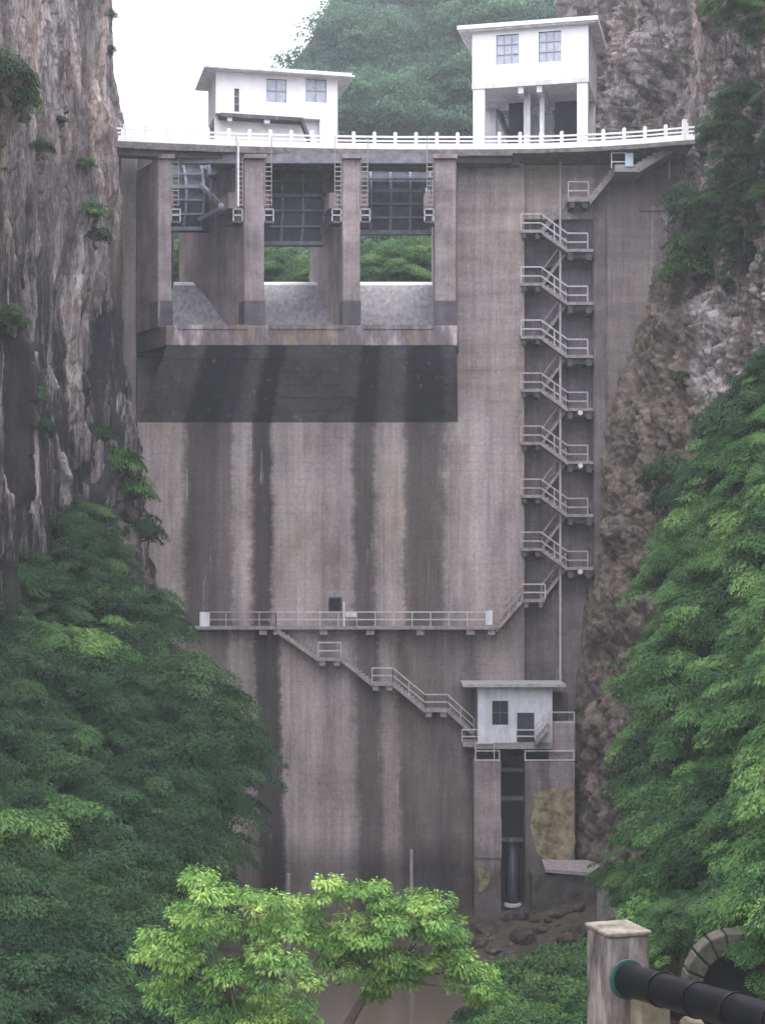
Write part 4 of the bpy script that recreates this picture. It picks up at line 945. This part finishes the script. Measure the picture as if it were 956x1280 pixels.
# right slope
def inR(px_, py_): return px_ > interp(RB, py_) + 55 and not (py_ > 1150)
ptsR = [(interp(RB, py_) + 44 + random.uniform(0, 16), py_) for py_ in range(470, 1110, 64)] + inside_fill(inR, 80, 42, 8, (760, 1030), (450, 1160)) + inside_fill(inR, 22, 62, 9, (1060, 1230), (450, 1160))
for i, (px_, py_) in enumerate(ptsR):
    Y_ = YR(px_, py_); s = random.uniform(.7, 1.05)
    pr = random.choice(PM) if random.random() < .8 else random.choice(PD)
    if 560 < py_ < 680 and px_ < 870: pr = random.choice(PD)
    lb_ = tlabel('dark green' if pr in PD else 'fresh green', 'right', px_, py_, interp(RB, py_), s)
    zone = ('tree high on the right slope below the white streaked rock' if py_ < 620 else 'tree on the edge of the right slope beside the bare brown scar' if px_ < interp(RB, py_) + 60 else 'tree in the middle of the right slope' if py_ < 900 else 'tree low on the right slope above the black pipe')
    kd = 'dark green leafy ' if pr in PD else 'fresh green leafy '
    put_tree(pr, P(px_, py_, Y_), s, random.uniform(0, 6.28), lb_, 'trees on the right slope')
# dark trees clinging to the upper right cliff
for px_, py_ in inside_fill(lambda a, c: a > interp([(60, 925), (120, 912), (200, 893), (300, 892), (345, 910)], c), 20, 30, 11, (885, 1010), (110, 330)):
    put_tree(random.choice(PD), P(px_, py_, 106 - (px_ - 870) * .09), random.uniform(.4, .62), random.uniform(0, 6), 'dark tree on upper right cliff, ' + ('above the balustrade end' if py_ < 165 else 'below the balustrade end' if py_ < 225 else 'level with top stair landings' if py_ < 285 else 'over the streaked rock') + (', nearest the dam' if px_ < 920 else ', at the photo edge' if px_ > 960 else ', in the middle'), 'trees clinging to the upper right cliff')
for px_, py_ in ((905, 10), (930, 5), (950, 30)):
    put_tree(random.choice(PM), P(px_, py_, 104), .5, random.uniform(0, 6), 'light green tree at the top edge of the right cliff', 'trees at the top of the right cliff')
# shrubs
SHL = [(8, 90, 92, 1.3, 'shrub on the upper left cliff at the left edge of the photo'), (28, 120, 95, 1.0, 'shrub on the upper left cliff at the left edge of the photo'), (50, 182, 99, .6, 'small shrub in a crack of the left cliff'), (118, 262, 108, .8, 'shrub growing on the left cliff near the dam'), (122, 292, 108.5, .7, 'shrub growing on the left cliff near the dam'), (15, 395, 92, .8, 'shrub half way up the left cliff'), (40, 490, 98, .8, 'shrub half way up the left cliff'),
       (150, 575, 112, 1.3, 'dark shrub on the cliff edge beside the dam foot'), (165, 610, 113, 1.3, 'dark shrub on the cliff edge beside the dam foot'), (172, 660, 113, 1.4, 'dark shrub on the cliff edge beside the dam foot'), (128, 540, 111, 1.0, 'dark shrub on the cliff edge beside the dam foot'),
       (840, 590, 109, 1.5, 'dark shrub at the edge of the bare brown scar'), (850, 620, 108, 1.6, 'dark shrub at the edge of the bare brown scar'), (870, 300, 113, 1.5, 'shrub above the right rock scar'), (850, 250, 114, 1.3, 'shrub above the right rock scar'), (858, 330, 113, 1.5, 'shrub above the right rock scar')]
for px_, py_, Y_, s, lb in SHL: put_tree(random.choice(SH), P(px_, py_, Y_), s * 1.25, random.uniform(0, 6), lb, lb + 's', 'shrub', 'shrub')
for px_, py_ in inside_fill(lambda a, c: c > 1188 + max(0, (690 - a)) * .9, 34, 20, 15, (600, 745), (1180, 1300)):
    Y_ = 92 - (py_ - 1180) * .15; put_tree(SH[0] if random.random() < .7 else random.choice(SH), P(px_, py_, Y_), random.uniform(1.2, 2.0), random.uniform(0, 6), 'low green shrub on the bank, ' + ('at the foot of the rubble' if py_ < 1215 else 'half way up the pillar height' if py_ < 1255 else 'at the bottom photo edge') + (' beside the square pillar' if px_ > 695 else ' beside the bright tree' if px_ < 640 else ' midway to the pillar'), 'low shrubs on the bank left of the pillar', 'shrub', 'shrub')
for px_, py_, Y_ in ((775, 1095, 96), (790, 1120, 92), (815, 1140, 75), (840, 1165, 62), (870, 1150, 58), (905, 1140, 55), (940, 1150, 52), (960, 1180, 50), (850, 1190, 60)):
    put_tree(random.choice(PM + PD[:2]), P(px_, py_, Y_), .5 if Y_ < 80 else .6, random.uniform(0, 6), 'leafy green tree ' + ('beside the pale stepped buttress' if px_ < 800 else 'right behind the square pillar' if px_ < 860 else 'directly above the stone portal' if px_ < 930 else 'above the black pipe at the right edge'), 'trees just above the stone portal')

# small tufts rooted in cracks of the cliffs
rt_ = random.Random(21)
for gg, side, pxr, pyr, cnt in ((gl, 'left', (5, 150), (10, 600), 14), (gr, 'right', (745, 950), (60, 700), 24)):
    k = 0; tries = 0
    while k < cnt and tries < 4000:
        tries += 1; i_, j_ = rt_.randrange(gg.shape[0]), rt_.randrange(gg.shape[1]); x_, y_, z_ = gg[i_, j_]
        if y_ < 70 or y_ > 150: continue
        qx, qy = x_ / y_ * FPX + 478, HZ - (z_ - ZC) / y_ * FPX
        if not (pxr[0] < qx < pxr[1] and pyr[0] < qy < pyr[1]): continue
        if side == 'right' and 380 < qy < 560 and 860 < qx < 905: continue
        row = 'above the crest' if qy < 165 else 'level with the spillway piers' if qy < 400 else 'level with the dark corbel' if qy < 530 else 'level with the lower zigzag flights'
        put_tree(rt_.choice(SH), (x_, y_ - .2, z_ + .15), rt_.uniform(.25, .7), rt_.uniform(0, 6), f'small plant in a crack of the {side} cliff, {row}', f'small plants rooted in the {side} cliff', 'shrub', 'plant'); k += 1

# bright foreground trees with larger leaves
def bright_tree(name, label, clumps, Y, seed, base):
    rg = np.random.default_rng(seed); V = []; T = []; Cs = []
    for (px_, py_, rpx) in clumps:
        c = np.array(P(px_, py_, Y + rg.uniform(-1.2, 1.2))); r = rpx / FPX * Y
        for s_ in range(5):
            cc = c + rg.normal(0, .42, 3) * r * np.array([1.25, 1, .75]); rr = r * rg.uniform(.3, .72); n = int(200 * (rr / .5) ** 2) + 24
            v = leaves(np.zeros(3), rr, n, .155, rg, .55, .16, .4); v[:, 2] -= v[:, 1] * -.25
            V.append(v + cc); T.append(np.clip(rg.normal(.5, .2) + rg.normal(0, .14, n), 0, 1)); Cs.append(cc)
    V = np.concatenate(V); T = np.concatenate(T); F = np.arange(len(V)).reshape(-1, 4)
    b0 = Vector(P(*base)); o = empty(name, b0, label, 'tree'); me = np_mesh('crown', V - np.array(b0), F, LEAFL, tint=T, mesh_only=True)
    c = bpy.data.objects.new('crown', me); COL.objects.link(c); c.parent = o
    m = MB(); fork = b0.lerp(Vector(np.mean(Cs, 0)), .88); m.tube(b0, fork, .2, .13, 8)
    rb = random.Random(seed)
    for cc in Cs[::9]:
        cc = Vector(cc); k1 = fork.lerp(cc, .35) + Vector((rb.uniform(-.3, .3), rb.uniform(-.3, .3), -.25)); k = fork.lerp(cc, .7) + Vector((rb.uniform(-.2, .2), 0, -.15)); m.tube(fork, k1, .05, .04, 6, False); m.tube(k1, k, .04, .025, 6, False); m.tube(k, cc, .025, .008, 5, False)
    m.build('trunk', BARK, o)
    return o
rr = random.Random(4)
c1 = [(250, 1105, 34), (222, 1128, 28), (285, 1118, 34), (325, 1125, 32), (345, 1150, 28), (200, 1170, 34), (240, 1160, 40), (290, 1160, 40), (330, 1180, 34), (185, 1200, 30), (230, 1205, 40), (280, 1210, 42), (330, 1215, 36), (370, 1190, 26), (200, 1235, 30), (250, 1250, 42), (300, 1255, 42), (350, 1245, 36), (385, 1225, 22), (290, 1290, 46), (340, 1290, 40), (240, 1295, 40), (385, 1275, 26)]
c2 = [(400, 1118, 28), (385, 1130, 22), (435, 1115, 30), (470, 1125, 32), (500, 1140, 34), (540, 1135, 32), (565, 1145, 26), (430, 1150, 34), (470, 1160, 36), (520, 1165, 36), (560, 1175, 30), (450, 1190, 32), (490, 1200, 36), (540, 1200, 32), (470, 1225, 26), (585, 1205, 24), (605, 1222, 24), (622, 1240, 20), (385, 1150, 26), (370, 1165, 26), (400, 1182, 26), (350, 1120, 22), (430, 1195, 30), (455, 1220, 28), (490, 1225, 28), (525, 1215, 26), (415, 1170, 26), (600, 1240, 22), (585, 1225, 24), (570, 1205, 26), (560, 1165, 26), (440, 1165, 30), (575, 1190, 22), (600, 1250, 20)]
bright_tree('tree', 'bright yellow green tree with large leaves at the bottom left of centre', c1, 46, 1, (260, 1420, 47))
bright_tree('tree', 'spreading light green tree with drooping right branch in front of the dam foot', c2, 50, 2, (365, 1400, 52))

# far forest on the mountain: one mass
def far_forest():
    rg = np.random.default_rng(77); V = []; T = []
    nk = 0
    while nk < 980:
        px_ = rg.uniform(150, 800); 
        t = rg.random() ** .9
        if px_ < 350 and rg.random() < .5: continue
        py_ = 385 + (interp(RID, px_) - 385) * t
        if py_ < -40 or (190 < py_ < 285 and px_ > 380): continue
        c = np.array(mtn(px_, t)) + rg.normal(0, 1, 3); bmp = float(fbm(np.array([c * .055]), 3)[0]); push = max(0, bmp + .35) * 15; c = c + np.array([0, -push, push * .35]); far = c[1] / 250
        R = rg.uniform(2.6, 6.0) * (.6 if c[1] < 190 else 1); tb = np.clip(rg.normal(.4, .26), .02, .98)
        for s_ in range(9):
            d = rg.normal(0, 1, 3); d /= np.linalg.norm(d); d[2] = abs(d[2]) * .8; cc = c + d * R * .7; n = 64
            v = leaves(np.zeros(3), R * .46, n, .52 * (.6 + .4 * far), rg, .5, .6, .55); V.append(v + cc); T.append(np.clip(tb + .5 * bmp + rg.normal(0, .05, n) + rg.normal(0, .1), 0, 1))
        nk += 1
    V = np.concatenate(V); T = np.concatenate(T); F = np.arange(len(V)).reshape(-1, 4)
    return np_mesh('mountain_forest', V, F, LEAFF, tint=T)
tag(far_forest(), kind='stuff')
# bushes on the reservoir bank seen through the open bays
for px_, py_, Y_, s in ((475, 330, 150, 1.1), (500, 322, 155, 1.2), (525, 332, 150, 1.0), (540, 315, 158, 1.2), (460, 345, 148, .9), (510, 345, 146, .9), (350, 338, 150, .9), (375, 335, 152, 1.0), (395, 345, 150, .9), (222, 325, 150, .9), (240, 335, 150, .9), (332, 330, 152, .9)):
    put_tree(random.choice(PM), P(px_, py_ + 4, Y_), s, random.uniform(0, 6), 'green bush on the reservoir bank seen through the spillway bays', 'bushes seen through the spillway bays', 'bush', 'bush')

# trees that would share a label are told apart by their height on the slope
_by = {}
for o in COL.objects:
    if o.get('category') in ('tree', 'plant', 'shrub', 'bush') and o.get('group'): _by.setdefault(o['label'], []).append(o)
for lb_, l_ in _by.items():
    if not 1 < len(l_) < 7: continue
    l_.sort(key=lambda q: -q.location[2]); words = ['highest', 'second highest', 'third highest', 'fourth highest', 'fifth highest'][:len(l_) - 1] + ['lowest']
    for o, wd in zip(l_, words):
        if len(lb_.split()) + len(wd.split()) <= 16: o['label'] = lb_ + ', ' + wd
# ------------------------------------------------------------------ air
hz_ = MB().box(-420, 420, -40, 620, .2, 232).build('haze', None)
hm = bpy.data.materials.new('haze'); hm.use_nodes = True; t = hm.node_tree; t.nodes.clear()
pv = t.nodes.new('ShaderNodeVolumePrincipled'); pv.inputs['Color'].default_value = (.88, .93, 1, 1); pv.inputs['Density'].default_value = .0003; pv.inputs['Anisotropy'].default_value = .2
ou = t.nodes.new('ShaderNodeOutputMaterial'); t.links.new(pv.outputs[0], ou.inputs['Volume']); hz_.data.materials.append(hm)
tag(hz_, kind='stuff')
